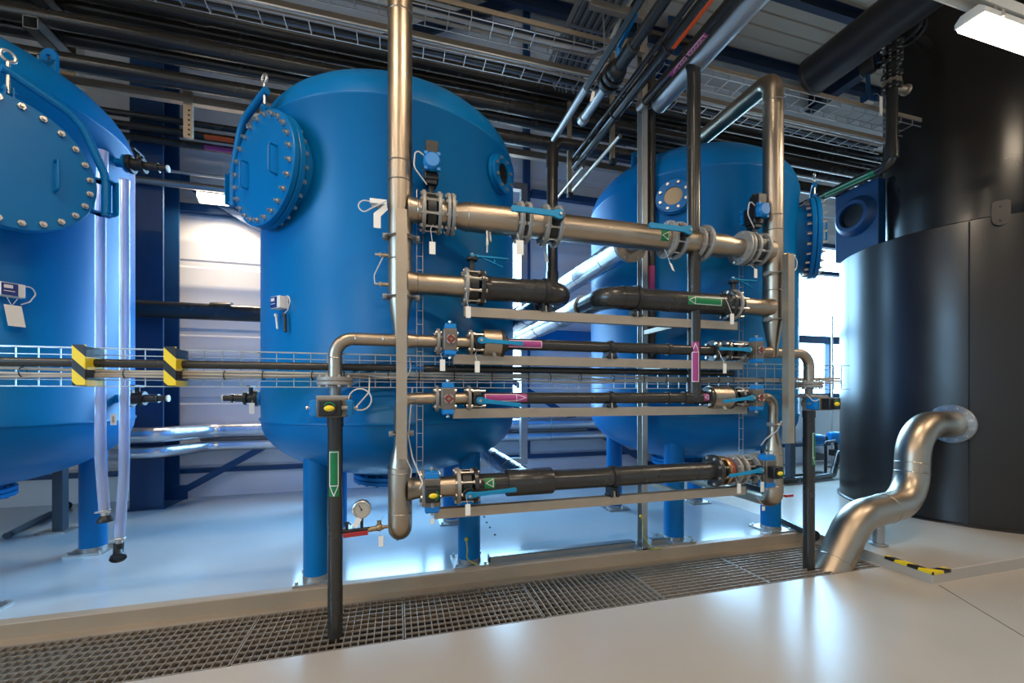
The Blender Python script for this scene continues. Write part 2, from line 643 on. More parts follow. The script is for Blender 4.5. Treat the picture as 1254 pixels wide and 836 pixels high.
for x in (1.83,):                                   # slim wall posts between the columns
    m = M()
    m.box((x, 7.0, 0.52), (x + 0.1, 7.09, ZC)) if x > 5 else m.box((2.16, 6.98, 0.52), (2.27, 7.08, ZC))
    struct('trim_%d' % n, m, DBLUE)
    n += 1
for z, a, b in ((4.22, XL, -1.65), (5.1, 2.3, 5.1)):     # blue wall rails
    m = M()
    m.box((a, 6.98, z), (b, 7.08, z + 0.11))
    struct('trim_%d' % n, m, DBLUE)
    n += 1

m = M()
m.box((2.3, 6.98, 2.42), (4.7, 7.09, 2.74))
struct('trim_%d' % n, m, TANK)
n += 1

# ================================================================= TRENCH GRATES
XJ = [-6.9, -5.9, -4.9, -3.9, -2.95, -1.95, -0.95, 0.05, 1.02, 2.02, 3.05, 4.30]
GL = ['in front of the left tank, beyond the frame edge', '', '']
grl = {2: 'first of the visible grates from the left corner', 3: 'second of the visible grates from the left', 4: 'third from the left, below the hoses',
       5: 'just left of the drain pipe foot', 6: 'the left black drain pipe passes into', 7: 'between the left drain pipe and the ribbed panel',
       8: 'with close bars in front of the middle tank gap', 9: 'right of the close-barred panel', 10: 'at the right end by the bent pipe'}
for k in range(2, len(XJ) - 1):
    x0, x1 = XJ[k] + 0.004, XJ[k + 1] - 0.004
    t = thing('drain_grate', 'galvanised trench grate, ' + {2: 'furthest left of the row', 3: 'second of the row from the left end', 4: 'third of the row from the left end', 5: 'fourth of the row, left of the drain pipe',
              6: 'the one the left drain pipe passes into', 7: 'square meshed, right of the left drain pipe', 8: 'with long cross bars, in the middle of the trench',
              9: 'with long bars along it, before the right drain pipe', 10: 'at the trench end under the bent steel pipe'}[k], 'grate', ((x0 + x1) / 2, 3.1, 0), 'trench grates along the floor channel')
    m = M()
    y0, y1, zb, zt = GY0 + 0.008, GY1 - 0.008, -0.04, 0.0
    for (a, b) in (((x0, y0), (x1, y0 + 0.006)), ((x0, y1 - 0.006), (x1, y1)), ((x0, y0), (x0 + 0.006, y1)), ((x1 - 0.006, y0), (x1, y1))):
        m.box((a[0], a[1], zb), (b[0], b[1], zt))
    obj('frame', m, GRATE, t)
    m = M()
    if k in (8,):
        nx, ny, bx, by = 19, 9, zb, -0.012
    elif k in (9, 10):
        nx, ny, bx, by = 12, 12, -0.012, zb
    else:
        nx, ny, bx, by = 21, 9, zb, -0.014
    for i in range(1, nx):
        x = x0 + (x1 - x0) * i / nx
        w_ = 0.004 if k == 8 else 0.0021
        m.box((x - w_, y0, bx), (x + w_, y1, zt - (0.008 if k > 8 else 0.0005)))
    for i in range(1, ny):
        y = y0 + (y1 - y0) * i / ny
        w_ = 0.004 if k > 8 else 0.002
        m.box((x0, y - w_, by), (x1, y + w_, zt - (0.008 if k == 8 else 0.001)))
    obj('bar_grating', m, GRATE, t)

# ================================================================= FILTER TANKS
TY, TR = 4.30, 1.13
ZS0, ZS1 = 1.37, 3.77

def u_handle(m, c, up, out, L, d, r):
    c, up, out = Vector(c), Vector(up), Vector(out)
    m.tube([c + up * L / 2, c + up * L / 2 + out * d, c - up * L / 2 + out * d, c - up * L / 2], r, bend=d * 0.35, n=8)

def make_tank(cx, s, label, glass, mang=46, md=0.0, mz=3.25, sga=47, TR=1.13):
    c = Vector((cx, TY, 0))
    t = thing('filter_tank', label, 'tank', (cx, TY, PZ), 'blue filter tanks on the plinth')
    m = M()
    pr = []
    for i in range(13):
        a = pi / 2 * i / 12
        pr.append((TR * sin(a), ZS0 - 0.53 * cos(a)))
    pr += [(TR + 0.010, ZS0 + 0.004), (TR + 0.010, ZS0 + 0.022), (TR, ZS0 + 0.028)]
    pr += [(TR, ZS1 - 0.028), (TR + 0.010, ZS1 - 0.022), (TR + 0.010, ZS1 - 0.004)]
    for i in range(13):
        a = pi / 2 * i / 12
        pr.append((TR * cos(a), ZS1 + 0.56 * sin(a)))
    m.lathe(pr, c, (0, 0, 1), 96)
    obj('shell', m, TANK, t, sharp=60)
    for dx in (-0.625, 0.625):
        for dy in (-0.61, 0.61):
            p = c + Vector((dx, dy, 0))
            m = M()
            m.cyl(p + Vector((0, 0, PZ + 0.05)), p + Vector((0, 0, 1.12)), 0.1, n=28)
            lg = obj('leg', m, TANK, t)
            m = M()
            m.cyl(p + Vector((0, 0, PZ + 0.015)), p + Vector((0, 0, PZ + 0.05)), 0.104, n=28)
            m.cbox(p + Vector((0, 0, PZ + 0.009)), (0.30, 0.30, 0.018))
            bp = obj('base_plate', m, GALV, lg)
            boltset(lg, p + Vector((0, 0, PZ + 0.018)), (0, 0, 1), 0.175, 4, 0.012, 0.02, 'anchor_bolt', sym=False)
    # bottom flange
    m = M()
    m.cyl(c + Vector((0, 0, 0.80)), c + Vector((0, 0, 0.92)), 0.32, n=32)
    m.disc(c + Vector((0, 0, 0.82)), (0, 0, 1), 0.40, 0.035, 40)
    m.disc(c + Vector((0, 0, 0.78)), (0, 0, 1), 0.40, 0.035, 40)
    bf = obj('bottom_flange', m, TANK, t)
    boltset(bf, c + Vector((0, 0, 0.80)), (0, 0, 1), 0.37, 20, 0.014, 0.05, mt=TANK)
    # side manhole
    an = radians(mang)
    nv = Vector((s * sin(an), -cos(an), 0))
    lv = Vector((s * cos(an), sin(an), 0))
    zv = Vector((0, 0, 1))
    mc = c + zv * mz + nv * md
    m = M()
    m.cyl(mc + nv * (0.98 - md), mc + nv * 1.235, 0.345, n=48)
    m.ring(mc + nv * (1.04 - md), nv, 0.34, 0.36, 0.02, 48)
    m.disc(mc + nv * 1.222, nv, 0.415, 0.042, 56)
    obj('manhole_neck', m, TANK, t)
    m = M()
    m.disc(mc + nv * 1.268, nv, 0.415, 0.042, 56)
    cov = obj('manhole_cover', m, TANK, t)
    for k in range(24):
        a = 2 * pi * (k + 0.5) / 24
        p = mc + (lv * cos(a) + zv * sin(a)) * 0.375
        m = M()
        m.cyl(p + nv * 1.285, p + nv * 1.305, 0.020, n=6)
        m.cyl(p + nv * 1.305, p + nv * 1.325, 0.011, n=8)
        m.cyl(p + nv * 1.165, p + nv * 1.205, 0.017, n=6)
        m.cyl(p + nv * 1.19, p + nv * 1.3, 0.009, n=6)
        obj('bolt', m, BOLT, cov)
    for d in (-0.2, 0.2):
        m = M()
        u_handle(m, mc + nv * 1.285 + lv * d + zv * 0.0, (0, 0, 1), nv, 0.2, 0.06, 0.008)
        obj('handle', m, TANK, cov)
    # davit arm with eye bolt
    m = M()
    q = mc + nv * 1.27
    m.tube([q + lv * 0.47 - zv * 0.16, q + lv * 0.47 + zv * 0.12, q + lv * 0.33 + zv * 0.46, q + lv * 0.0 + zv * 0.57, q - lv * 0.03 + zv * 0.572], 0.026, bend=0.22, n=14)
    dav = obj('davit_arm', m, TANK, t)
    m = M()
    a0 = q + lv * 0.40
    for dz in (-0.14, 0.10):
        p = q + zv * dz
        m.bar(p + lv * 0.36 - nv * 0.05, p + lv * 0.52 - nv * 0.05, 0.07, 0.012)
        m.bar(p + lv * 0.44 - nv * 0.09, p + lv * 0.50 + nv * 0.02, 0.07, 0.012)
    m.bar(q + lv * 0.525 - zv * 0.14, q + lv * 0.525 + zv * 0.10, 0.012, 0.07, nv)
    obj('davit_bracket', m, TANK, dav)
    m = M()
    e = q + zv * 0.46
    m.cyl(q + zv * 0.43, q + zv * 0.63, 0.010, n=10)
    m.torus(q + zv * 0.665, nv, 0.032, 0.010, 20, 8)
    obj('eye_bolt', m, BOLT, dav)
    m = M()
    m.bar(q + zv * 0.40 + lv * 0.018, q + zv * 0.47 + lv * 0.018, 0.04, 0.008, lv)
    m.bar(q + zv * 0.40 - lv * 0.018, q + zv * 0.47 - lv * 0.018, 0.04, 0.008, lv)
    m.cyl(q + zv * 0.445 - lv * 0.04, q + zv * 0.445 + lv * 0.04, 0.010, n=8)
    obj('hinge_lug', m, TANK, cov)
    # sight glass
    az = -s * radians(sga)
    d = Vector((sin(az), -cos(az), 0))
    p = c + zv * 3.49
    m = M()
    m.cyl(p + d * 1.08, p + d * 1.17, 0.12, n=28)
    m.ring(p + d * 1.175, d, 0.085, 0.165, 0.03, 36)
    m.ring(p + d * 1.205, d, 0.085, 0.155, 0.025, 36)
    sg = obj('sight_flange', m, TANK, t)
    m = M()
    m.disc(p + d * 1.20, d, 0.088, 0.012, 28)
    obj('sight_glass', m, glass, sg)
    boltset(sg, p + d * 1.218, d, 0.125, 8, 0.014, 0.016, sym=False)
    # lifting lugs
    for az in (-72, 72):
        az = radians(az)
        d = Vector((sin(az), -cos(az), 0))
        p = c + d * 0.90 + zv * (ZS1 + 0.27)
        tt = Vector((cos(az), sin(az), 0))
        m = M()
        m.ring(p + zv * 0.13, tt, 0.025, 0.07, 0.02, 24)
        m.bar(p - zv * 0.06, p + zv * 0.09, 0.14, 0.02, tt) if False else m.add(
            [p + d * a * 0.07 + zv * z + tt * b for b in (-0.01, 0.01) for a, z in ((-1, -0.06), (1, -0.14), (1, 0.11), (-1, 0.11))],
            [(0, 1, 2, 3), (7, 6, 5, 4), (0, 4, 5, 1), (1, 5, 6, 2), (2, 6, 7, 3), (3, 7, 4, 0)])
        obj('lifting_lug', m, TANK, t)
    # side sampling stubs
    for z in (1.56, 3.56):
        m = M()
        m.cyl(c + Vector((s * 1.05, 0, z)), c + Vector((s * 1.20, 0, z)), 0.035, n=16)
        m.disc(c + Vector((s * 1.20, 0, z)), (1, 0, 0), 0.07, 0.02, 20)
        obj('side_nozzle', m, TANK, t)
    return t

TX = [-3.42, 0.0, 3.38]
make_tank(TX[0], 1, 'blue filter tank cut off by the left photo edge, behind two clear hoses', DARK, 49, 0.14, 3.06)
make_tank(TX[1], -1, 'blue filter tank in the middle, behind the left steel riser pipe', DARK, 47.5, TR=1.16)
make_tank(TX[2], 1, 'blue filter tank furthest right, next to the black vessel', TAN, sga=43.5)

def sampling_valve(x, z, s, label):
    t = thing('sampling_valve', label, 'valve', (x, TY, z), 'black sampling valves on the tank sides')
    T = Matrix.Translation((x, TY, z)) @ Matrix.Scale(s, 4, (1, 0, 0))
    m = M(T)
    m.disc((0.025, 0, 0), (1, 0, 0), 0.075, 0.03, 20)
    m.cyl((0.03, 0, 0), (0.12, 0, 0), 0.05, 0.042)
    m.disc((0.11, 0, 0), (1, 0, 0), 0.062, 0.03, 20)
    obj('valve_body', m, BLACK, t)
    m = M(T)
    m.cyl((0.12, 0, 0), (0.20, 0, 0), 0.034)
    m.cyl((0.20, 0, 0), (0.29, 0, 0), 0.027)
    m.disc((0.215, 0, 0), (1, 0, 0), 0.04, 0.02, 16)
    obj('hose_tail', m, PVC, t)
    m = M(T)
    m.disc((0.292, 0, 0), (1, 0, 0), 0.03, 0.012, 16)
    obj('end_cap', m, WHITE, t)
    m = M(T)
    m.cyl((0.07, 0, 0.03), (0.07, 0, 0.10), 0.018, n=12)
    m.bar((0.07, -0.07, 0.105), (0.07, 0.07, 0.105), 0.03, 0.018)
    obj('tee_handle', m, BLACK, t)
    return t
sampling_valve(TX[0] + 1.21, 3.56, 1, 'upper black sampling valve on the left tank, above the hoses')
sampling_valve(TX[0] + 1.21, 1.56, 1, 'lower black sampling valve on the left tank, between the hoses')
sampling_valve(TX[1] - 1.21, 1.56, -1, 'black sampling valve on the left side of the middle tank')
sampling_valve(TX[2] + 1.21, 3.56, 1, 'black sampling valve high on the right tank, behind its manhole')
# ================================================================= PIPE RACK
YR = 2.97
Z1, Z2, Z3, Z4, Z5 = 2.87, 2.365, 1.967, 1.567, 0.943
XA, XB = 0.024, 3.25
X = lambda px: P(px, 300, YR).x
AX = Vector((1, 0, 0))

def flange(parent, c, ax, R, th=0.022, nb=8, mt=None, name='flange', hub=None, br=0.009, bolt=None):
    m = M()
    m.disc(c, ax, R, th, 40)
    if hub:
        m.cyl(Vector(c) - Vector(ax) * hub[1], Vector(c) + Vector(ax) * hub[1], hub[0], n=24)
    f = obj(name, m, mt or CAST, parent)
    if nb:
        boltset(f, c, ax, R * 0.84, nb, br * 1.4, th * 0.5 + 0.012, mt=bolt or BOLT)
    return f

def xfl(parent, x, z, R, th=0.022, nb=8, mt=None, **k):
    return flange(parent, (x, YR, z), AX, R, th, nb, mt, **k)

def xpipe(name, label, x0, x1, z, r, mt, cat='pipe', welds=(), group=None):
    t = thing(name, label, cat, ((x0 + x1) / 2, YR, z), group)
    m = M()
    m.cyl((x0, YR, z), (x1, YR, z), r, n=36)
    obj('tube', m, mt, t)
    for w in welds:
        m = M()
        m.torus((w, YR, z), AX, r, 0.004, 36, 6)
        obj('weld_seam', m, INOXD, t)
    return t

def manifold(x, s, where):
    """upper riser: comes down from the tank top, three tees; s = +1 when the branches go to +x"""
    t = thing('riser_pipe', 'tall stainless riser pipe with three tees, ' + where, 'pipe', (x, YR, Z3), 'stainless risers in front of the tanks')
    m = M()
    m.lathe([(0, Z3 - 0.046), (0.03, Z3 - 0.044), (0.044, Z3 - 0.02), (0.044, Z3 + 0.06), (0.05, Z3 + 0.09), (0.078, Z3 + 0.25), (0.082, Z3 + 0.28), (0.082, 4.20)], (x, YR, 0), (0, 0, 1), 40)
    obj('riser', m, INOX, t)
    m = M()
    m.tube([(x, YR, 4.19), (x, YR, 4.42), (x, 4.08, 4.42), (x, 4.08, 4.20)], 0.082, bend=0.2, n=36, seg=12)
    obj('top_bend', m, INOX, t)
    for z in (4.20, 3.18, Z1 + 0.18, Z1 - 0.2, Z2 + 0.15, Z3 + 0.28):
        m = M()
        m.torus((x, YR, z), (0, 0, 1), 0.082, 0.0045, 40, 6)
        obj('weld_seam', m, INOXD, t)
    for z, r, L in ((Z1, 0.080, 0.15), (Z2, 0.074, 0.44), (Z3, 0.043, 0.27)):
        m = M()
        m.lathe([(r * 1.22, 0.05), (r * 1.08, 0.085), (r, 0.12), (r, L)], (x, YR, z), (s, 0, 0), 36)
        b = obj('branch', m, INOX, t)
        m = M()
        m.torus((x + s * 0.118, YR, z), AX, r, 0.004, 36, 6)
        obj('weld_seam', m, INOXD, b)
    R = {Z1: 0.142, Z2: 0.135, Z3: 0.095}
    xfl(t, x + s * 0.158, Z1, 0.142)
    xfl(t, x + s * 0.452, Z2, 0.135)
    xfl(t, x + s * 0.258, Z3, 0.092, 0.02, 4)
    # outward branch with bend down to the drain valve
    dx = -s * 0.415
    m = M()
    m.tube([(x, YR, Z3), (x + dx, YR, Z3), (x + dx, YR, 1.71)], 0.043, bend=0.115, n=28, seg=12)
    d = obj('drain_branch', m, INOX, t)
    for p, a in (((x - s * 0.11, YR, Z3), AX), ((x - s * 0.285, YR, Z3), AX), ((x + dx, YR, Z3 - 0.13), (0, 0, 1))):
        m = M()
        m.torus(p, a, 0.043, 0.0035, 30, 6)
        obj('weld_seam', m, INOXD, d)
    flange(d, (x + dx, YR, 1.697), (0, 0, 1), 0.112, 0.026, 8)
    return t

manifold(XA, 1, 'at the left end of the pipe rack')
manifold(XB, -1, 'at the right end of the pipe rack')

def lower_riser(x, s, where):
    t = thing('lower_riser', 'stainless riser foot with cone and bottom bend, ' + where, 'pipe', (x, YR, 0.6), 'stainless riser feet below the drain tees')
    m = M()
    m.tube([(x + s * 0.26, YR, Z4), (x, YR, Z4), (x, YR, 1.30)], 0.040, bend=0.085, n=28, seg=10)
    e = obj('upper_bend', m, INOX, t)
    m = M()
    m.torus((x + s * 0.10, YR, Z4), AX, 0.040, 0.0035, 28, 6)
    obj('weld_seam', m, INOXD, e)
    m = M()
    m.lathe([(0.040, 1.31), (0.041, 1.26), (0.045, 1.235), (0.075, 1.11), (0.080, 1.08), (0.080, 0.78)], (x, YR, 0), (0, 0, 1), 40)
    obj('riser', m, INOX, t)
    m = M()
    m.tube([(x, YR, 0.79), (x, YR, 0.66), (x, 4.22, 0.66), (x, 4.22, 0.82)], 0.080, bend=0.125, n=36, seg=12)
    obj('bottom_bend', m, INOX, t)
    for z in (1.26, 1.095, 1.06, 0.785):
        m = M()
        m.torus((x, YR, z), (0, 0, 1), 0.080 if z < 1.2 else 0.041, 0.004, 36, 6)
        obj('weld_seam', m, INOXD, t)
    m = M()
    m.lathe([(0.094, 0.05), (0.078, 0.09), (0.072, 0.12), (0.072, 0.16)], (x, YR, Z5), (s, 0, 0), 36)
    obj('branch', m, INOX, t)
    xfl(t, x + s * 0.155, Z5, 0.128)
    xfl(t, x + s * 0.25, Z4, 0.092, 0.02, 4)
    return t
lower_riser(XA, 1, 'left one with the pressure gauge')
lower_riser(XB, -1, 'right one beside the right drain pipe')

def channel(x, where):
    t = thing('support_channel', 'upright galvanised support channel clamped to the ' + where, 'support', (x, 2.85, 1.18), 'upright support channels on the risers')
    m = M()
    w, d, k = 0.034, 0.06, 0.006
    y0 = 2.795
    m.section((x, y0 + d / 2, 1.175), (x, y0 + d / 2, 2.80), [(-w, -d / 2), (w, -d / 2), (w, d / 2), (w - k, d / 2), (w - k, -d / 2 + k), (-w + k, -d / 2 + k), (-w + k, d / 2), (-w, d / 2)], (0, 1, 0))
    obj('channel', m, RAIL, t)
    for z in (2.66, 2.255, 1.33):
        r = 0.084 if z > 2 else 0.045
        m = M()
        m.torus((x, YR, z), (0, 0, 1), r + 0.004, 0.005, 28, 6)
        c = obj('pipe_clamp', m, BOLT, t)
        for sx in (-1, 1):
            m = M()
            m.cbox((x + sx * (r + 0.022), YR - 0.03, z), (0.03, 0.06, 0.034))
            m.cyl((x + sx * (r + 0.022), YR - 0.075, z), (x + sx * (r + 0.022), YR - 0.05, z), 0.013, n=6)
            m.bar((x + sx * (r + 0.022), YR - 0.06, z), (x + sx * 0.03, 2.855, z), 0.03, 0.006)
            obj('clamp_lug', m, CAST, c, bev=0.003)
    return t
channel(XA + 0.008, 'left riser pipe')
channel(XB + 0.008, 'right riser pipe')

# ---------------------------------------------------------------- valves
def lever_valve(x, z, R, depth, stem, out, sx, L, label, tip=0.0, grip=False, mt=None, wd=1.0):
    """butterfly valve between two flanges; stem = unit direction (y, z); lever along sx"""
    t = thing('butterfly_valve', label, 'valve', (x, YR, z), 'lever butterfly valves on the rack')
    m = M()
    m.disc((x, YR, z), AX, R * 0.86, depth, 32, 0.06)
    obj('valve_body', m, BLACK, t)
    boltset(t, (x, YR, z), AX, R * 0.84, 8 if R > 0.1 else 4, 0.0085, depth / 2 + 0.03, 'tie_bolt')
    d = Vector((0, stem[0], stem[1])).normalized()
    c = Vector((x, YR, z))
    e = c + d * out
    m = M()
    m.cyl(c + d * R * 0.7, e, 0.022, 0.018, n=14)
    m.disc(e - d * 0.012, d, 0.042, 0.018, 20)
    m.bolts(e, d, 0.03, 4, 0.007, 0.012, sym=False)
    obj('valve_neck', m, BLACK, t)
    w = AX.cross(d)
    h0 = e + d * 0.012
    m = M()
    tp = Vector((sx * L, 0, 0)) + w * tip
    u = tp.normalized()
    n_ = d.cross(u)
    if abs(d.z) > 0.9 and abs(d.y) < 0.3:
        m.bar(h0 - u * 0.02, h0 + u * 0.05, 0.03, 0.02, d)
        m.bar(h0 + u * 0.04, h0 + u * L + d * 0.0, 0.028, 0.012, d)
        m.bar(h0 + u * 0.07 - d * 0.006, h0 + u * (L * 0.85) - d * 0.062, 0.018, 0.008, d)
        m.bar(h0 + u * (L * 0.62), h0 + u * (L * 0.62) - d * 0.04, 0.01, 0.008, u)
    else:
        out_l = [(-0.026, 0.0), (-0.02, 0.017), (0.0, 0.025), (0.03, 0.02), (0.055, 0.014), (L * 0.8, 0.013), (L - 0.01, 0.015), (L, 0.008),
                 (L, -0.008), (L - 0.01, -0.015), (L * 0.8, -0.013), (0.055, -0.014), (0.03, -0.02), (0.0, -0.025), (-0.02, -0.017)]
        out_l = [(a, b * wd) for a, b in out_l]
        k = len(out_l)
        vs = [h0 + u * a + n_ * b + d * q for q in (-0.007, 0.009) for a, b in out_l]
        m.add(vs, [tuple(range(k - 1, -1, -1)), tuple(range(k, 2 * k))] + [(i, (i + 1) % k, k + (i + 1) % k, k + i) for i in range(k)])
    obj('lever', m, LEVER, t, bev=0.002)
    m = M()
    m.cyl(h0 + d * 0.006, h0 + d * 0.02, 0.011, n=6)
    obj('lever_bolt', m, BOLT, t)
    return t

# levers: FR = stem towards the viewer, UP = upright stem, DG = slanted
FR, UP, DG = (-1, 0.0), (0, 1), (-1, 0.02)

def actuator(T, L, h, face, label, cap=None, name='actuator_valve', body_r=0.05, extra=None, loc=None, group='actuated valves on the rack'):
    """pneumatic quarter-turn actuator in local space: long axis x, dial towards -y, the valved pipe behind it at the origin"""
    upr = abs((T.to_3x3() @ Vector((1, 0, 0))).z) > 0.5
    GA = 0.4
    t = thing(name, label, 'valve', loc, group)
    m = M(T)
    m.cbox((0, -0.12, 0), (L * 0.62, h * 0.95, h))
    for sz in (-1, 1):
        m.cbox((0, -0.12 + 0 * sz, sz * h * 0.5), (L * 0.62, h * 0.5, 0.008))
    obj('actuator_body', m, ACT, t, bev=0.008)
    for sx in (-1, 1):
        m = M(T)
        m.cbox((sx * L * 0.37, -0.12, 0), (L * 0.13, h * 0.9, h * 0.9))
        m.cbox((sx * L * 0.445, -0.12, 0), (L * 0.03, h * 0.7, h * 0.7))
        for a in (-1, 1):
            for b in (-1, 1):
                m.cyl((sx * L * 0.40, -0.12 + a * h * 0.34, b * h * 0.34), (sx * L * 0.465, -0.12 + a * h * 0.34, b * h * 0.34), 0.007, n=6)
        obj('end_cap', m, VBLUE, t, bev=0.01)
        m = M(T)
        m.cyl((sx * L * 0.45, -0.12, 0), (sx * L * 0.53, -0.12, 0), 0.008, n=8)
        m.cyl((sx * L * 0.51, -0.12, 0), (sx * L * 0.54, -0.12, 0), 0.014, n=6)
        obj('stop_screw', m, BOLT, t)
    yf = -0.12 - h * 0.475
    if face == 'dial':
        m = M(T)
        m.disc((0, yf - 0.006, 0), (0, 1, 0), h * 0.34, 0.014, 28)
        d = obj('dial', m, ACT, t)
        m = M(T)
        for q in range(4):
            m.torus((0, yf - 0.014, 0), (0, 1, 0), h * 0.33, 0.0045, 6, 6, q * pi / 2 + 0.3, q * pi / 2 + pi / 2 - 0.3)
        obj('dial_ring', m, BOLT, d)
        m = M(T)
        for q in range(4):
            a = q * pi / 2 + (0.0)
            m.cbox((cos(a) * h * 0.27, yf - 0.016, sin(a) * h * 0.27), (0.008, 0.006, 0.008))
        m.torus((0, yf - 0.014, 0), (0, 1, 0), h * 0.22, 0.0035, 20, 6)
        obj('dial_mark', m, RED, d)
        m = M(T)
        m.cyl((0, yf - 0.012, 0), (0, yf - 0.028, 0), h * 0.1, n=8)
        obj('shaft_nut', m, BRASS, d)
    else:
        m = M(T)
        bw = face
        m.cbox((0, yf - 0.035, 0), (bw, 0.07, h * 0.9))
        b = obj('position_box', m, BLACK, t, bev=0.008)
        m = M(T)
        m.disc((0, yf - 0.075, 0), (0, 1, 0), h * 0.37, 0.016, 24)
        obj('indicator_rim', m, BLACK, b)
        m = M(T)
        m.torus((0, yf - 0.082, 0), (0, 1, 0), h * 0.31, 0.005, 10, 6, GA, GA + 2.2)
        obj('green_mark', m, GRN, b)
        m = M(T)
        m.sphere((0, yf - 0.078, 0), h * 0.29, 20, 10, (0.6, 0.55, 1) if upr else (1, 0.55, 0.6))
        obj('indicator_dome', m, YEL, b)
        m = M(T)
        m.cyl((bw * 0.5, yf - 0.035, 0.0), (bw * 0.5 + 0.035, yf - 0.035, 0.0), 0.014, n=10)
        obj('cable_gland', m, CAST, b)
    m = M(T)
    m.cbox((0, -0.055, 0), (body_r * 2.0, 0.06, body_r * 1.5))
    m.cyl((0, -0.11, 0), (0, 0, 0), 0.03, n=14)
    obj('mounting_bracket', m, BLACK, t)
    return t

def act_x(x, z, L, h, face, label, body_r, span):
    """upright actuator on a pipe along x, with the ball valve body between two flanges"""
    T = Matrix.Translation((x, YR, z)) @ Matrix.Rotation(pi / 2, 4, 'Y')
    t = actuator(T, L, h, face, label, loc=(x, YR, z))
    m = M()
    m.cyl((x - span, YR, z), (x + span, YR, z), body_r, n=24)
    m.sphere((x, YR, z), body_r * 1.25, 20, 10)
    obj('valve_body', m, CAST, t)
    return t

# actuators on lines 3, 4 and 5
act_x(X(548.5), Z3, 0.235, 0.085, 'dial', 'upright actuator valve with red dial, upper of two beside the left riser', 0.045, 0.055)
act_x(X(546), Z4, 0.235, 0.085, 'dial', 'upright actuator valve with red dial, lower of two beside the left riser', 0.045, 0.055)
act_x(XB - 0.31, Z3, 0.235, 0.085, 'dial', 'upright actuator valve with red dial, upper of two beside the right riser', 0.045, 0.055)
act_x(XB - 0.31, Z4, 0.235, 0.085, 'dial', 'upright actuator valve with red dial, lower of two beside the right riser', 0.045, 0.055)
act_x(X(527), Z5, 0.30, 0.105, 0.10, 'upright actuator valve with yellow indicator on the lowest line, left end', 0.07, 0.05)
act_x(XB - 0.20, Z5, 0.30, 0.105, 0.10, 'upright actuator valve with yellow indicator on the lowest line, right end', 0.07, 0.05)

# drain valves with horizontal actuators, black drain pipes into the trench
for x, w in ((XA - 0.415, 'left'), (XB + 0.415, 'right')):
    z = 1.512
    t = actuator(Matrix.Translation((x, YR, z)), 0.28, 0.11, 0.13, 'level actuator valve with yellow indicator on top of the %s black drain pipe' % w, loc=(x, YR, z))
    m = M()
    m.cyl((x, YR, z + 0.07), (x, YR, 1.66), 0.034, n=24)
    m.sphere((x, YR, z), 0.062, 20, 10)
    m.cyl((x, YR, z - 0.07), (x, YR, z + 0.07), 0.05, n=24)
    obj('valve_body', m, CAST, t)
    flange(t, (x, YR, 1.669), (0, 0, 1), 0.112, 0.024, 8)
    m = M()
    m.cbox((x, YR - 0.02, z + 0.066), (0.20, 0.17, 0.022))
    obj('top_plate', m, CAST, t, bev=0.004)
    t = thing('drain_pipe', 'black upright drain pipe running into the trench grate, ' + w + ' one', 'pipe', (x, YR, -0.2), 'black drain pipes into the trench')
    m = M()
    m.cyl((x, YR, -0.2), (x, YR, z - 0.065), 0.047, n=32)
    obj('tube', m, PVC, t)
    m = M()
    m.cyl((x, YR, z - 0.13), (x, YR, z - 0.065), 0.052, n=32)
    obj('socket', m, PVC, t)
    zz = 1.08 if w == 'left' else 1.10
    f = Vector((-0.05, -1, 0)) if w == 'left' else Vector((0.35, -1, 0))
    m = M()
    m.patch((x, YR, zz), (0, 0, 1), 0.047, f, 0.066, 0.30)
    st = obj('flow_sticker', m, GRN, t)
    st['label'] = 'green sticker with white arrow pointing down'
    m = M()
    m.line_on((x, YR, zz), (0, 0, 1), 0.047, f, [(0.14, -0.026), (0.14, 0.026), (-0.08, 0.026), (-0.08, -0.026), (0.14, -0.026)], 0.005)
    m.line_on((x, YR, zz), (0, 0, 1), 0.047, f, [(-0.08, -0.026), (-0.145, 0.0), (-0.08, 0.026)], 0.005)
    obj('arrow_print', m, INK, st)

# ---------------------------------------------------------------- LINE 1 (top, stainless)
def round_actuator(x, z, s, label):
    t = thing('actuator_valve', label, 'valve', (x, YR, z), 'round-capped actuator valves on the top line')
    m = M()
    m.disc((x, YR, z), AX, 0.12, 0.062, 32, 0.06)
    obj('valve_body', m, BLACK, t)
    boltset(t, (x, YR, z), AX, 0.119, 8, 0.009, 0.065, 'tie_bolt')
    m = M()
    m.cyl((x, YR, z + 0.10), (x, YR, z + 0.22), 0.022, n=14)
    m.cbox((x, YR, z + 0.20), (0.07, 0.09, 0.03))
    obj('valve_neck', m, BLACK, t)
    m = M()
    m.cbox((x, YR, z + 0.235), (0.10, 0.11, 0.05))
    m.cbox((x, YR, z + 0.315), (0.09, 0.15, 0.11))
    obj('actuator_body', m, BLACK, t, bev=0.01)
    for sy in (-1, 1):
        m = M()
        m.lathe([(0, 0.05), (0.045, 0.05), (0.055, 0.04), (0.06, 0.025), (0.06, 0), (0, 0)], (x, YR + sy * 0.073, z + 0.312), (0, sy, 0), 28)
        for a in (-1, 1):
            for b in (-1, 1):
                m.cbox((x + a * 0.042, YR + sy * 0.09, z + 0.312 + b * 0.05), (0.024, 0.03, 0.022))
        obj('end_cap', m, VBLUE, t)
    m = M()
    m.cbox((x, YR - 0.04, z + 0.415), (0.085, 0.10, 0.085))
    m.cyl((x, YR, z + 0.47), (x, YR, z + 0.49), 0.02, n=12)
    obj('position_box', m, BLACK, t, bev=0.005)
    m = M()
    m.tube([(x - 0.04, YR - 0.05, z + 0.36), (x - 0.11, YR - 0.06, z + 0.40), (x - 0.12, YR - 0.05, z + 0.28), (x - 0.03, YR - 0.03, z + 0.18)], 0.005, bend=0.06, n=8)
    obj('control_cable', m, CABLEW, t)
    return t
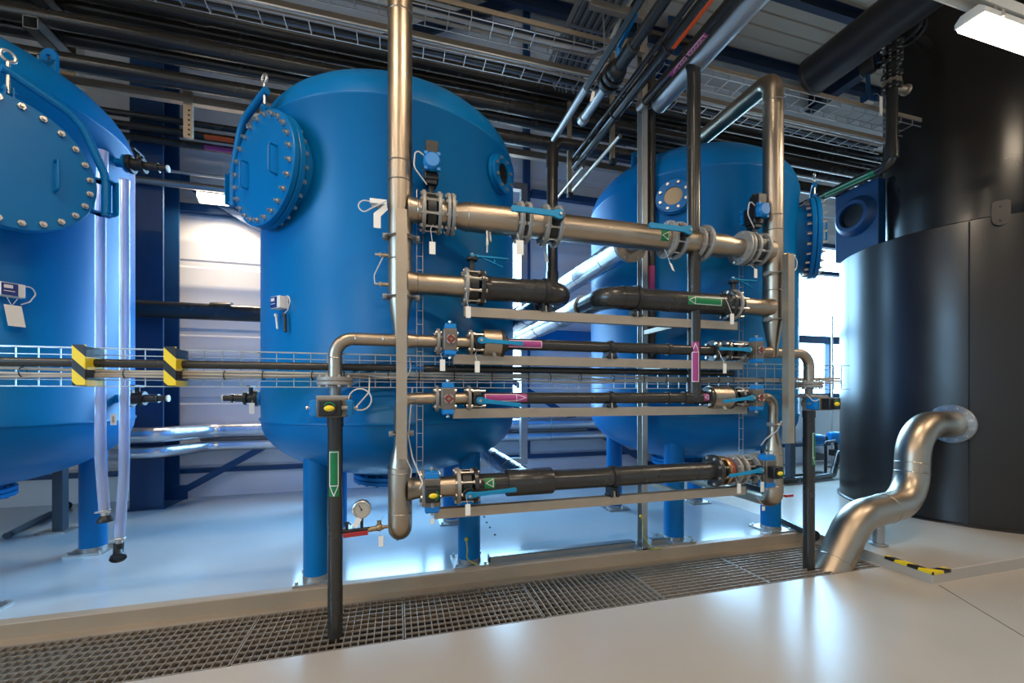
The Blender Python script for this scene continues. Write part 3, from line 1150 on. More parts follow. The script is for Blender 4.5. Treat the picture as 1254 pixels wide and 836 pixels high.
round_actuator(XA + 0.21, Z1, 1, 'black valve with round blue actuator cap on the top line, beside the left riser')
round_actuator(XB - 0.21, Z1, -1, 'black valve with round blue actuator cap on the top line, beside the right riser')

t = thing('header_pipe', 'stainless top header pipe, left section with a cone beside the round-capped valve', 'pipe', (0.6, YR, Z1), 'stainless header sections of the top line')
m = M()
xa, xb = XA + 0.355, X(631)
m.lathe([(0.082, 0), (0.083, 0.035), (0.100, 0.10), (0.100, xb - xa)], (xa, YR, Z1), AX, 40)
obj('tube', m, INOX, t)
m = M(); m.torus((xa + 0.11, YR, Z1), AX, 0.1, 0.0045, 40, 6); obj('weld_seam', m, INOXD, t)
m = M(); m.cyl((XA + 0.26, YR, Z1), (XA + 0.36, YR, Z1), 0.082, n=36); obj('neck', m, INOX, t)
xfl(t, XA + 0.264, Z1, 0.142)
xfl(t, XA + 0.326, Z1, 0.142, 0.022)
xfl(t, XA + 0.356, Z1, 0.142, 0.022)
xfl(t, X(634.5), Z1, 0.15, 0.028)
m = M()
m.cyl((X(596), YR - 0.02, Z1 - 0.08), (X(596), YR - 0.02, Z1 - 0.2), 0.012, n=10)
m.cyl((X(596), YR - 0.02, Z1 - 0.2), (X(596), YR - 0.02, Z1 - 0.25), 0.008, n=10)
m.bar((X(599), YR - 0.02, Z1 - 0.1), (X(600), YR - 0.02, Z1 - 0.17), 0.012, 0.02)
obj('vent_cock', m, BOLT, t)

t = thing('header_pipe', 'stainless top header pipe, long middle section with a green arrow', 'pipe', (1.5, YR, Z1), 'stainless header sections of the top line')
m = M(); m.cyl((X(644), YR, Z1), (X(666), YR, Z1), 0.096, n=40); obj('spool', m, INOX, t)
xfl(t, X(644), Z1, 0.15, 0.028)
xfl(t, X(665.5), Z1, 0.15, 0.026)
m = M(); m.cyl((X(680), YR, Z1), (X(818), YR, Z1), 0.099, n=40); obj('tube', m, INOX, t)
xfl(t, X(680.5), Z1, 0.15, 0.026)
xfl(t, X(817), Z1, 0.15, 0.028)
m = M(); m.patch((X(806), YR, Z1), AX, 0.099, (0, -1, -0.08), 0.085, 0.075)
st = obj('flow_sticker', m, GRN, t); st['label'] = 'green sticker with white triangle'
m = M(); m.line_on((X(806), YR, Z1), AX, 0.099, (0, -1, -0.08), [(-0.028, 0.0), (0.028, 0.03), (0.028, -0.03), (-0.028, 0.0)], 0.004); obj('arrow_print', m, INK, st)

t = thing('header_pipe', 'stainless top header pipe, short right section behind the upright black pipe', 'pipe', (2.7, YR, Z1), 'stainless header sections of the top line')
m = M(); m.cyl((X(829), YR, Z1), (X(860), YR, Z1), 0.094, n=40); obj('spool', m, INOX, t)
xfl(t, X(829), Z1, 0.15, 0.026)
xfl(t, X(853), Z1, 0.13, 0.02)
xfl(t, X(860), Z1, 0.15, 0.026)
m = M(); m.lathe([(0.098, 0), (0.098, 0.2), (0.080, 0.30), (0.080, XB - 0.355 - X(861))], (X(861), YR, Z1), AX, 40); obj('tube', m, INOX, t)
m = M(); m.cyl((XB - 0.36, YR, Z1), (XB - 0.26, YR, Z1), 0.082, n=36); obj('neck', m, INOX, t)
xfl(t, XB - 0.356, Z1, 0.142)
xfl(t, XB - 0.326, Z1, 0.142)
xfl(t, XB - 0.264, Z1, 0.142)
lever_valve(X(673), Z1, 0.145, 0.055, DG, 0.20, -1, 0.36, 'flat blue lever valve on the top steel pipe, left of the dark upright pipe', wd=1.5)
lever_valve(X(823), Z1, 0.145, 0.05, DG, 0.20, -1, 0.36, 'flat blue lever valve on the top steel pipe, beside the green triangle', wd=1.5)

# ---------------------------------------------------------------- LINE 2 (two bent black stubs)
def bent_stub(x0, x1, r, label, sx):
    t = thing('bent_pipe', label, 'pipe', ((x0 + x1) / 2, YR, Z2), 'dark grey bent pipes on the upper rail')
    m = M()
    m.tube([(x0, YR, Z2), (x1, YR, Z2), (x1, YR + 0.42, Z2)], r, bend=0.13, n=36, seg=12)
    obj('tube', m, PVC, t)
    m = M()
    xe = x1 - sx * 0.25
    m.cyl((xe, YR, Z2), (x1 - sx * 0.12, YR, Z2), r + 0.006, n=36)
    obj('bend_socket', m, PVC, t)
    xfl(t, x0 + sx * 0.012, Z2, 0.128, 0.03, 8, PVC, name='backing_flange', bolt=BOLT)
    m = M()
    m.cyl((x0 + sx * 0.02, YR, Z2), (x0 + sx * 0.07, YR, Z2), r + 0.012, r + 0.002, n=36)
    obj('flange_collar', m, PVC, t)
    return t
bent_stub(X(587), 1.235, 0.088, 'dark grey bent pipe on the upper rail, left one turning away', 1)
tb = bent_stub(X(891), 1.60, 0.088, 'dark grey bent pipe on the upper rail, right one with a green sticker', -1)
m = M(); m.patch((X(855), YR, Z2), AX, 0.088, (0, -1, 0.0), 0.07, 0.34)
st = obj('flow_sticker', m, GRN, tb); st['label'] = 'green sticker with pale outline'
m = M()
m.line_on((X(855), YR, Z2), AX, 0.088, (0, -1, 0), [(-0.10, -0.028), (0.155, -0.028), (0.155, 0.028), (-0.10, 0.028), (-0.10, -0.028)], 0.004)
m.line_on((X(855), YR, Z2), AX, 0.088, (0, -1, 0), [(-0.10, -0.028), (-0.16, 0.0), (-0.10, 0.028)], 0.004)
obj('arrow_print', m, INK, st)
lever_valve(X(578), Z2, 0.13, 0.07, UP, 0.215, 1, 0.27, 'valve with raised trigger lever on the left bent dark pipe')
lever_valve(X(898), Z2, 0.13, 0.07, UP, 0.215, 1, 0.24, 'valve with raised trigger lever on the right bent dark pipe')

# ---------------------------------------------------------------- LINES 3 AND 4 (thin)
def steel_spool(x0, x1, z, label, fl):
    t = xpipe('valve_spool', label, x0, x1, z, 0.042, INOX, group='short stainless spools beside the actuators')
    for x in fl:
        xfl(t, x, z, 0.092, 0.02, 4)
    return t
steel_spool(X(555), X(577), Z3, 'short stainless spool right of the upper left actuator', (X(556), X(576)))
steel_spool(X(553), X(575), Z4, 'short stainless spool right of the lower left actuator', (X(554), X(573.5)))
steel_spool(X(900), XB - 0.37, Z3, 'short stainless spool left of the upper right actuator', (X(909), XB - 0.375))
steel_spool(X(905), XB - 0.37, Z4, 'short stainless spool left of the lower right actuator', (X(912), XB - 0.375))
lever_valve(X(584), Z3, 0.09, 0.05, FR, 0.15, 1, 0.30, 'blue lever valve in front of the left steel check valve', tip=0.015)
lever_valve(X(582.5), Z4, 0.09, 0.06, (-1, -0.08), 0.15, 1, 0.30, 'blue lever valve covering the start of the purple arrow sticker', tip=0.035)
lever_valve(X(899), Z3, 0.09, 0.05, FR, 0.15, -1, 0.30, 'blue lever valve right of the purple upright sticker', tip=0.0)
lever_valve(X(903), Z4, 0.09, 0.05, FR, 0.15, -1, 0.30, 'blue lever valve below the right steel check valve', tip=0.03)

def check_valve(x0, x1, z, label):
    t = thing('check_valve', label, 'valve', ((x0 + x1) / 2, YR, z), 'round steel check valves')
    m = M()
    m.cyl((x0 + 0.01, YR, z), (x1 - 0.025, YR, z), 0.1, n=36)
    obj('valve_shell', m, INOX, t)
    m = M()
    m.disc((x1 - 0.015, YR, z), AX, 0.102, 0.028, 36)
    obj('clamp_disc', m, BLACK, t)
    m = M()
    m.cyl(((x0 + x1) / 2, YR - 0.06, z - 0.075), ((x0 + x1) / 2, YR - 0.09, z - 0.105), 0.014, n=8)
    obj('test_plug', m, BOLT, t)
    return t
check_valve(X(589), X(616), Z3, 'round steel check valve behind the upper left blue lever')
check_valve(X(866), X(893), Z4, 'round steel check valve beside the black tee of the upright pipe')

def thin_line(x0, x1, z, r, label):
    t = thing('plastic_pipe', label, 'pipe', ((x0 + x1) / 2, YR, z), 'dark grey plastic pipes of the rack')
    m = M(); m.cyl((x0, YR, z), (x1, YR, z), r, n=32)
    obj('tube', m, PVC, t)
    return t
t3 = thin_line(X(617), X(879), Z3, 0.042, 'thin dark plastic pipe with a purple sticker, above the wire tray')
xfl(t3, X(618), Z3, 0.06, 0.03, 0, PVC, name='end_collar')
xfl(t3, X(873), Z3, 0.092, 0.03, 4, PVC, name='backing_flange')
xfl(t3, X(887), Z3, 0.092, 0.03, 4, PVC, name='backing_flange')
m = M(); m.cyl((X(870), YR, Z3), (X(894), YR, Z3), 0.05, n=28); obj('union', m, BLACK, t3)
for px in (818.5,):
    m = M(); m.cyl((X(px - 2), YR, Z3), (X(px + 2), YR, Z3), 0.05, n=28); obj('joint_ring', m, PVC, t3)
m = M(); m.patch((X(641), YR, Z3), AX, 0.042, (0, -1, 0), 0.06, 0.27)
st = obj('flow_sticker', m, PUR, t3); st['label'] = 'purple sticker with pale outline'
m = M(); m.line_on((X(641), YR, Z3), AX, 0.042, (0, -1, 0), [(-0.12, -0.024), (0.128, -0.024), (0.128, 0.024), (-0.12, 0.024)], 0.004); obj('arrow_print', m, INK, st)

t4 = thin_line(X(591), X(838), Z4, 0.043, 'thin dark plastic pipe with a purple arrow, below the wire tray')
m = M(); m.patch((X(618), YR, Z4), AX, 0.043, (0, -1, 0.12), 0.062, 0.32)
st = obj('flow_sticker', m, PUR, t4); st['label'] = 'purple sticker with white arrow pointing right'
m = M()
m.line_on((X(618), YR, Z4), AX, 0.043, (0, -1, 0.12), [(-0.152, -0.024), (0.08, -0.024), (0.08, 0.024), (-0.152, 0.024), (-0.152, -0.024)], 0.004)
m.line_on((X(618), YR, Z4), AX, 0.043, (0, -1, 0.12), [(0.08, -0.024), (0.15, 0.0), (0.08, 0.024)], 0.004)
obj('arrow_print', m, INK, st)
m = M(); m.cyl((X(816), YR, Z4), (X(819), YR, Z4), 0.05, n=28); obj('joint_ring', m, PVC, t4)

t = thing('upright_pipe', 'tall dark plastic pipe rising from a tee, with a purple upright sticker', 'pipe', (X(850), YR, Z4))
xv = X(849.5)
m = M()
m.tube([(xv, YR, Z4), (xv, YR, 4.42), (xv, YR + 0.65, 4.42)], 0.054, bend=0.12, n=32, seg=10)
obj('tube', m, PVC, t)
m = M(); m.cyl((X(836), YR, Z4), (X(864), YR, Z4), 0.053, n=30); m.cyl((xv, YR, Z4), (xv, YR, Z4 + 0.13), 0.061, n=30); obj('tee', m, PVC, t)
xfl(t, X(866), Z4, 0.092, 0.03, 4, PVC, name='backing_flange')
m = M(); m.patch((xv, YR, 1.86), (0, 0, 1), 0.054, (-0.45, -1, 0), 0.062, 0.34)
st = obj('flow_sticker', m, PUR, t); st['label'] = 'purple sticker with white arrow pointing up'
m = M()
m.line_on((xv, YR, 1.86), (0, 0, 1), 0.054, (-0.45, -1, 0), [(-0.158, -0.026), (-0.158, 0.026), (0.085, 0.026), (0.085, -0.026), (-0.158, -0.026)], 0.005)
m.line_on((xv, YR, 1.86), (0, 0, 1), 0.054, (-0.45, -1, 0), [(0.085, 0.026), (0.158, 0.0), (0.085, -0.026)], 0.005)
obj('arrow_print', m, INK, st)
m = M(); m.patch((X(860), YR, Z4), AX, 0.053, (-0.0, -1, 0.1), 0.06, 0.05)
st = obj('flow_sticker', m, PUR, t); st['label'] = 'small purple sticker with white triangle'
m = M(); m.line_on((X(860), YR, Z4), AX, 0.053, (0, -1, 0.1), [(-0.018, 0), (0.018, 0.02), (0.018, -0.02), (-0.018, 0)], 0.004); obj('arrow_print', m, INK, st)

# ---------------------------------------------------------------- LINE 5 (lowest)
t = thing('valve_spool', 'short stainless spool right of the lowest left actuator', 'pipe', (0.34, YR, Z5), 'short stainless spools beside the actuators')
m = M(); m.cyl((X(534), YR, Z5), (X(560), YR, Z5), 0.072, n=36); obj('tube', m, INOX, t)
xfl(t, X(534.5), Z5, 0.128); xfl(t, X(560), Z5, 0.13, 0.026)
lever_valve(X(570), Z5, 0.128, 0.07, (-1, -0.16), 0.17, 1, 0.33, 'blue lever valve on the lowest line, left, near the green triangle', tip=-0.02)
t5 = thing('plastic_pipe', 'thickest dark plastic pipe of the rack, the lowest line with a wide coupler', 'pipe', (1.6, YR, Z5), 'dark grey plastic pipes of the rack')
m = M(); m.cyl((X(578), YR, Z5), (X(873), YR, Z5), 0.077, n=36); obj('tube', m, PVC, t5)
m = M(); m.lathe([(0.077, 0), (0.096, 0), (0.099, 0.006), (0.099, X(675) - X(620) - 0.006), (0.096, X(675) - X(620)), (0.077, X(675) - X(620))], (X(620), YR, Z5), AX, 36)
m.cyl((X(648), YR, Z5), (X(648), YR + 0.2, Z5), 0.085, n=30)
obj('coupler', m, PVC, t5)
xfl(t5, X(581), Z5, 0.128, 0.03, 8, PVC, name='backing_flange')
xfl(t5, X(873), Z5, 0.135, 0.034, 8, PVC, name='backing_flange')
m = M(); m.patch((X(597), YR, Z5), AX, 0.077, (0, -1, 0.3), 0.075, 0.075)
st = obj('flow_sticker', m, GRN, t5); st['label'] = 'green sticker with white triangle'
m = M(); m.line_on((X(597), YR, Z5), AX, 0.077, (0, -1, 0.3), [(-0.026, 0), (0.026, 0.028), (0.026, -0.028), (-0.026, 0)], 0.004); obj('arrow_print', m, INK, st)
t = thing('rubber_joint', 'expansion joint with copper rings on the lowest line', 'joint', (X(890), YR, Z5))
m = M(); m.lathe([(0.08, -0.045), (0.10, -0.02), (0.105, 0), (0.10, 0.02), (0.08, 0.045)], (X(888), YR, Z5), AX, 32); obj('bellows', m, RUBBER, t)
for px in (882, 896):
    m = M(); m.ring((X(px), YR, Z5), AX, 0.07, 0.128, 0.022, 36)
    f = obj('clamp_ring', m, COPPER if px < 890 else CAST, t)
    boltset(f, (X(px), YR, Z5), AX, 0.108, 8, 0.011, 0.03)
t = thing('valve_spool', 'short stainless spool left of the lowest right actuator', 'pipe', (X(912), YR, Z5), 'short stainless spools beside the actuators')
m = M(); m.cyl((X(900), YR, Z5), (XB - 0.26, YR, Z5), 0.072, n=36); obj('tube', m, INOX, t)
xfl(t, X(904), Z5, 0.13, 0.024); xfl(t, X(921), Z5, 0.13, 0.024); xfl(t, XB - 0.262, Z5, 0.128, 0.02)
lever_valve(X(912), Z5, 0.11, 0.05, (-1, 0.1), 0.16, -1, 0.33, 'blue lever valve on the lowest line, right of the copper rings', tip=0.03)

# ---------------------------------------------------------------- rails, clamps, post
def rail(x0, x1, z, label):
    t = thing('support_rail', label, 'rail', ((x0 + x1) / 2, YR, z), 'level support rails of the pipe rack')
    m = M()
    w, h, k = 0.03, 0.034, 0.005
    m.section((x0, YR, z), (x1, YR, z), [(-w, -h), (w, -h), (w, h), (w - k, h), (w - k, -h + k), (-w + k, -h + k), (-w + k, h), (-w, h)][::-1])
    obj('channel', m, RAIL, t)
    m = M()
    m.bar((2.298, YR + 0.03, z), (2.298, 3.51, z), 0.04, 0.04)
    obj('support_arm', m, RAIL, t)
    for x in (x0, x1):
        m = M(); m.cbox((x, YR, z), (0.006, 0.066, 0.074)); obj('end_plate', m, RAIL, t)
    return t
rail(0.465, 2.83, 2.185, 'galvanised support rail under the two bent dark pipes')
rail(0.389, 2.89, 1.845, 'galvanised support rail under the thin pipe above the wire tray')
rail(0.389, 2.93, 1.460, 'galvanised support rail under the thin pipe below the wire tray')
rail(0.26, 2.92, 0.760, 'lowest galvanised support rail under the thickest dark pipe')

def clamp(px, z, r, zb, label):
    x = X(px)
    t = thing('pipe_clamp', label, 'clamp', (x, YR, zb), 'black pipe clamps on the rack rails')
    m = M(); m.ring((x, YR, z), AX, r - 0.001, r + 0.011, 0.034, 32); obj('clamp_ring', m, BLACK, t)
    m = M()
    for dx in (-0.026, 0.026):
        m.cbox((x + dx, YR, (zb + z - r) / 2), (0.018, 0.09, z - r - zb + 0.01))
    m.cbox((x, YR, zb + 0.008), (0.10, 0.07, 0.016))
    obj('clamp_base', m, BLACK, t)
    m = M(); m.cyl((x, YR - 0.03, zb), (x, YR - 0.03, zb + 0.04), 0.009, n=8); obj('clamp_bolt', m, BOLT, t)
clamp(667, Z2, 0.094, 2.219, 'black clamp holding the left bent dark pipe')
clamp(778, Z2, 0.094, 2.219, 'black clamp holding the right bent dark pipe')
clamp(747, Z3, 0.042, 1.879, 'black clamp on the thin pipe above the wire tray')
clamp(747, Z4, 0.043, 1.494, 'black clamp on the thin pipe below the wire tray')
clamp(750, Z5, 0.077, 0.794, 'black clamp on the thickest lowest pipe')

PX_, PY_ = 2.298, 3.555
t = thing('rack_post', 'tall galvanised rack post standing on the plinth between the middle and right tanks', 'post', (PX_, PY_, PZ))
m = M()
m.section((PX_, PY_, PZ), (PX_, PY_, ZC - 0.02), [(-0.028, -0.045), (0.028, -0.045), (0.028, -0.038), (-0.02, -0.038), (-0.02, 0.038), (0.028, 0.038), (0.028, 0.045), (-0.028, 0.045)], (0, 1, 0))
obj('post', m, GALV, t)
m = M(); m.cbox((PX_, PY_ + 0.02, PZ + 0.008), (0.2, 0.13, 0.016)); fp = obj('foot_plate', m, GALV, t)
boltset(fp, (PX_, PY_ + 0.02, PZ + 0.016), (0, 0, 1), 0.075, 4, 0.01, 0.016, 'anchor_bolt', sym=False)
for z, x0 in ((5.22, 1.72), (4.90, 1.95)):
    m = M(); m.box((x0, 3.49, z - 0.045), (PX_, 3.55, z + 0.045)); obj('cantilever_arm', m, RAIL, t, bev=0.004)
t = thing('down_pipe', 'dark upright pipe beside the rack post with a faded purple sticker', 'pipe', (2.415, 3.585, 1.9))
m = M(); m.cyl((2.415, 3.585, 1.95), (2.415, 3.585, 4.9), 0.042, n=28); obj('tube', m, PVC, t)
m = M(); m.lathe([(0.042, 0), (0.048, 0), (0.048, 0.07), (0.03, 0.085), (0, 0.085)], (2.415, 3.585, 2.03), (0, 0, -1), 28); obj('end_cap', m, PVC, t)
m = M(); m.patch((2.415, 3.585, 2.72), (0, 0, 1), 0.042, (-0.4, -1, 0), 0.065, 0.26); st = obj('flow_sticker', m, PUR, t); st['label'] = 'faded purple sticker'

t = thing('floor_channel', 'galvanised channel lying along the plinth edge, left of the rack post', 'channel', (1.6, 3.68, PZ), 'floor channels on the plinth edge')
m = M(); m.box((0.80, 3.60, PZ), (2.25, 3.606, PZ + 0.055)); m.box((0.80, 3.60, PZ + 0.05), (2.25, 3.68, PZ + 0.055)); m.box((0.80, 3.674, PZ), (2.25, 3.68, PZ + 0.055)); obj('channel', m, GALV, t)
m = M(); m.box((0.792, 3.598, PZ), (0.80, 3.682, PZ + 0.057)); obj('end_plate', m, BLACK, t)
t = thing('floor_channel', 'short galvanised channel right of the rack post foot', 'channel', (2.65, 3.68, PZ), 'floor channels on the plinth edge')
m = M(); m.box((2.43, 3.60, PZ), (2.60, 3.606, PZ + 0.055)); m.box((2.43, 3.60, PZ + 0.05), (2.60, 3.67, PZ + 0.055)); obj('channel', m, GALV, t)
m = M(); m.box((2.60, 3.598, PZ), (2.606, 3.67, PZ + 0.055)); obj('end_plate', m, GALV, t)

for (px, py, Y, w) in ((571, 660, 3.575, 'on the front right leg of the middle tank'), (824, 637, 3.68, 'on the front left leg of the right tank'), (785, 632, 3.495, 'on the rack post foot')):
    p = P(px, py, Y)
    t = thing('earth_cable', 'yellow green earth cable ' + w, 'cable', p, 'earth cables at the feet')
    m = M(); m.disc(p, (0, 1, 0), 0.016, 0.014, 16); obj('earth_point', m, YEL if w[-4:] != 'tank' else EARTH, t)
    m = M(); m.tube([p + Vector((0, -0.012, -0.01)), p + Vector((0.005, -0.03, -0.08)), p + Vector((0.0, -0.03, -0.16)), Vector((p.x + 0.10, p.y - 0.02, PZ + 0.012)), Vector((p.x + 0.22, p.y - 0.0, PZ + 0.012))], 0.006, bend=0.05, n=8); obj('wire', m, EARTH, t)

# ---------------------------------------------------------------- paper tags
def ptag(px, py0, py1, w, label, Y=2.80, tilt=0.0, h=None):
    """white tag whose card spans py0..py1; string up from it"""
    a, b = P(px, py0, Y), P(px, py1, Y)
    t = thing('hanging_tag', label, 'tag', a, 'paper tags hanging on the rack')
    hw = w / 2
    c, s = cos(tilt), sin(tilt)
    L = a.z - b.z
    m = M()
    pts = []
    for dy in (-0.0012, 0.0012):
        for x, z in ((-hw, 0), (hw, 0), (hw, -L), (-hw, -L)):
            pts.append(a + Vector((x * c - z * s * -1, dy, z * c + x * s)))
    m.add(pts, [(0, 1, 2, 3), (7, 6, 5, 4), (0, 4, 5, 1), (1, 5, 6, 2), (2, 6, 7, 3), (3, 7, 4, 0)])
    obj('card', m, PAPER, t)
    m = M()
    m.tube([a + Vector((0, 0, -0.008)), a + Vector((-0.008, 0.04, h or 0.05)), a + Vector((0.012, 0.09, (h or 0.05) * 1.5))], 0.0018, n=6)
    obj('string', m, CABLEW, t)
ptag(529.5, 296, 311, 0.040, 'white tag below the left round-capped valve of the top line', h=0.10)
ptag(636.5, 294, 312, 0.055, 'larger white tag below the left flanges of the top line', h=0.06)
ptag(667.5, 309, 321, 0.030, 'brown shaded tag beside the dark upright blue pipe', Y=3.1, tilt=-0.2, h=0.08)
ptag(821, 322, 332, 0.024, 'tilted white tag below the right lever of the top line', tilt=-0.45, h=0.09)
ptag(573.5, 375, 389, 0.034, 'white tag in front of the left end of the upper rail', h=0.09)
ptag(896.5, 384, 397, 0.036, 'white tag in front of the right end of the upper rail', h=0.10)
ptag(925.5, 329, 340, 0.030, 'small white tag hanging from the right raised lever', h=0.04)
ptag(542, 440, 454, 0.034, 'white tag below the upper left red-dial actuator', h=0.04)
ptag(584.5, 442, 456, 0.034, 'white tag in front of the left end of the second rail', h=0.05)
ptag(887.5, 445, 457, 0.032, 'white tag in front of the right end of the second rail', h=0.08)
ptag(573, 617, 631, 0.034, 'white tag below the lever of the lowest line, left', Y=2.76, h=0.05)
ptag(529.5, 635, 642, 0.026, 'short white tag below the yellow-dial actuator of the lowest line', h=0.04)
ptag(905, 592, 604, 0.036, 'white tag below the lever of the lowest line, right', h=0.06)
ptag(933.5, 590, 602, 0.036, 'white tag beside the right yellow-dial actuator', h=0.05)
ptag(935, 620, 625, 0.030, 'lowest white tag, below the bottom bend of the right riser', Y=2.95, h=0.05)

# ---------------------------------------------------------------- wire tray with cables
t = thing('wire_tray', 'wire mesh cable tray running level in front of the three tanks', 'cable tray', (1.0, 3.1, 1.76))
m = M()
x0, x1, ya, yb = -6.6, 4.3, 3.065, 3.115
lw = 0.0026
dz = lambda x: 0.0
for z, y in ((1.645, ya), (1.685, yb), (1.835, yb), (1.875, ya), (1.875, yb), (1.645, yb)):
    m.bar((x0, y, z), (x1, y, z), lw * 2, lw * 2)
nx = int((x1 - x0) / 0.105)
for i in range(nx + 1):
    x = x0 + 0.05 + i * 0.105
    for (p, q) in (((x, ya, 1.645), (x, yb, 1.645)), ((x, yb, 1.645), (x, yb, 1.875)), ((x, yb, 1.875), (x, ya, 1.875))):
        m.bar(p, q, lw * 2, lw * 2)
obj('wire_mesh', m, WIRE, t)
t = thing('conduit', 'straight black conduit lying in the wire tray', 'conduit', (1.0, 3.08, 1.79))
m = M(); m.cyl((-6.6, 3.085, 1.785), (0.03, 3.085, 1.785), 0.026, n=20)
obj('tube', m, PVC, t)
m = M(); m.cyl((0.02, 3.087, 1.785), (0.2, 3.087, 1.785), 0.008, n=10); obj('cable_tail', m, VBLUE, t)
t = thing('conduit', 'black conduit in the wire tray, right of the left riser', 'conduit', (1.6, 3.08, 1.79))
m = M(); m.cyl((0.19, 3.087, 1.785), (2.93, 3.087, 1.785), 0.026, n=20); obj('tube', m, PVC, t)
for k, (dzz, r, lab) in enumerate(((0.0, 0.010, 'upper grey cable of the tied bundle in the wire tray'), (-0.019, 0.010, 'middle grey cable of the tied bundle in the wire tray'), (-0.037, 0.008, 'lowest grey cable of the tied bundle in the wire tray'))):
    m = M()
    pts = []
    x = -6.6
    while x <= 4.25:
        pts.append((x, 3.082 + 0.006 * sin(x * 2.1 + k), 1.742 + dzz + 0.006 * sin(x * 1.7 + k * 1.1) + 0.004 * sin(x * 5 + k * 2)))
        x += 0.12
    m.tube(pts, r, n=8)
    tag(obj('tray_cable', m, CABLE), lab, 'cable', 'grey cables in the wire tray')
for i in range(26):
    x = -2.3 + i * 0.25 + random.uniform(-0.05, 0.05)
    m = M(); m.ring((x, 3.082, 1.724 + 0.004 * sin(x * 1.7)), AX, 0.0285, 0.031, 0.007, 16)
    tg = tag(obj('cable_tie', m, BLACK), 'black cable tie round the grey cables in the wire tray', 'cable tie', 'cable ties on the tray bundle')
def guard(px, label):
    p = P(px, 450, 3.0)
    t = thing('tray_guard', label, 'guard', (p.x, 3.02, 1.64), 'striped guards on the wire tray')
    m = M()
    m.cbox((p.x, 3.0, 1.768), (0.064, 0.012, 0.236))
    obj('striped_plate', m, HAZ, t, bev=0.002)
    m = M()
    m.box((p.x + 0.026, 3.006, 1.645), (p.x + 0.032, 3.15, 1.875)); m.box((p.x - 0.032, 3.006, 1.645), (p.x - 0.026, 3.15, 1.875))
    obj('side_plate', m, HAZ, t)
guard(97, 'yellow and black striped guard plate on the tray, beside the hoses')
guard(208.5, 'yellow and black striped guard plate on the tray, before the blue column')

# slim wire ladders behind the risers
for x, z0, z1, w in ((0.165, 0.98, 3.1, 'left'), (3.06, 1.05, 3.0, 'right')):
    t = thing('wire_ladder', 'slim upright wire ladder for cables behind the %s riser' % w, 'cable tray', (x, 3.135, z0), 'slim upright wire ladders')
    m = M()
    for dx in (-0.022, 0.022):
        m.bar((x + dx, 3.135, z0), (x + dx, 3.135, z1), 0.005, 0.005)
    z = z0 + 0.03
    while z < z1:
        m.bar((x - 0.022, 3.13, z), (x + 0.022, 3.13, z), 0.004, 0.004)
        z += 0.1
    obj('wire_mesh', m, WIRE, t)
# loose control cables
def cable(pts, r, mt, label, bend=0.05):
    m = M(); m.tube(pts, r, bend=bend, n=8, seg=6)
    return tag(obj('control_cable', m, mt), label, 'cable', 'loose control cables')
c0 = P(441, 489, 2.85)
pts = [c0 + Vector((0.07 * cos(a), 0, 0.075 * sin(a))) for a in [x * pi / 8 for x in range(-2, 17)]]
cable([P(427, 503, 2.82), P(432, 500, 2.84)] + [c0 + Vector((0.07 * cos(a), 0, 0.07 * sin(a))) for a in [-2.2 + i * 0.4 for i in range(17)]] + [P(452, 480, 2.92), P(452.5, 462, 3.05)], 0.0045, CABLEW, 'white looped cable beside the left drain valve', 0.02)
cable([P(514, 598, 2.75), P(518, 592, 2.8), P(505, 560, 2.95), P(500, 535, 3.05), P(503, 500, 3.1), P(505, 475, 3.1)], 0.005, CABLEW, 'pale cable running down from the tray to the lowest left actuator')
cable([P(492, 548, 2.86), P(497, 560, 2.86), P(504, 575, 2.87), P(503, 585, 2.88)], 0.004, CABLEW, 'thin cable across the cone of the left riser foot')
cable([P(1003, 489, 2.8), P(997, 492, 2.8), P(992, 487, 2.85), P(987, 483, 2.9)], 0.0045, CABLEW, 'white cable beside the right drain valve')
cable([P(957, 515, 2.9), P(952, 527, 2.9), P(938, 537, 2.95), P(932, 545, 3.0)], 0.005, CABLEW, 'white cable in front of the cone of the right riser foot')
cable([P(502, 438, 3.05), P(503, 452, 3.0), P(500, 462, 3.02), P(470, 462, 3.04), P(440, 458, 3.08)], 0.006, CABLE, 'grey cable leaving the tray beside the left riser')
# ================================================================= SENSORS, GAUGE, HOSES
def tank_point(px, py, cx, off=0.0):
    """where the sight line of a pixel meets the tank shell"""
    d = ray(px, py)
    r = (1.16 if abs(cx) < 1 else TR) + off
    a = d[0] ** 2 + d[1] ** 2
    b = d[0] * cx + d[1] * TY
    k = (b - sqrt(max(0, b * b - a * (cx * cx + TY * TY - r * r)))) / a
    return Vector((d[0] * k, d[1] * k, CAMH + d[2] * k))

def rowc(o, x, d, n, R):
    return None

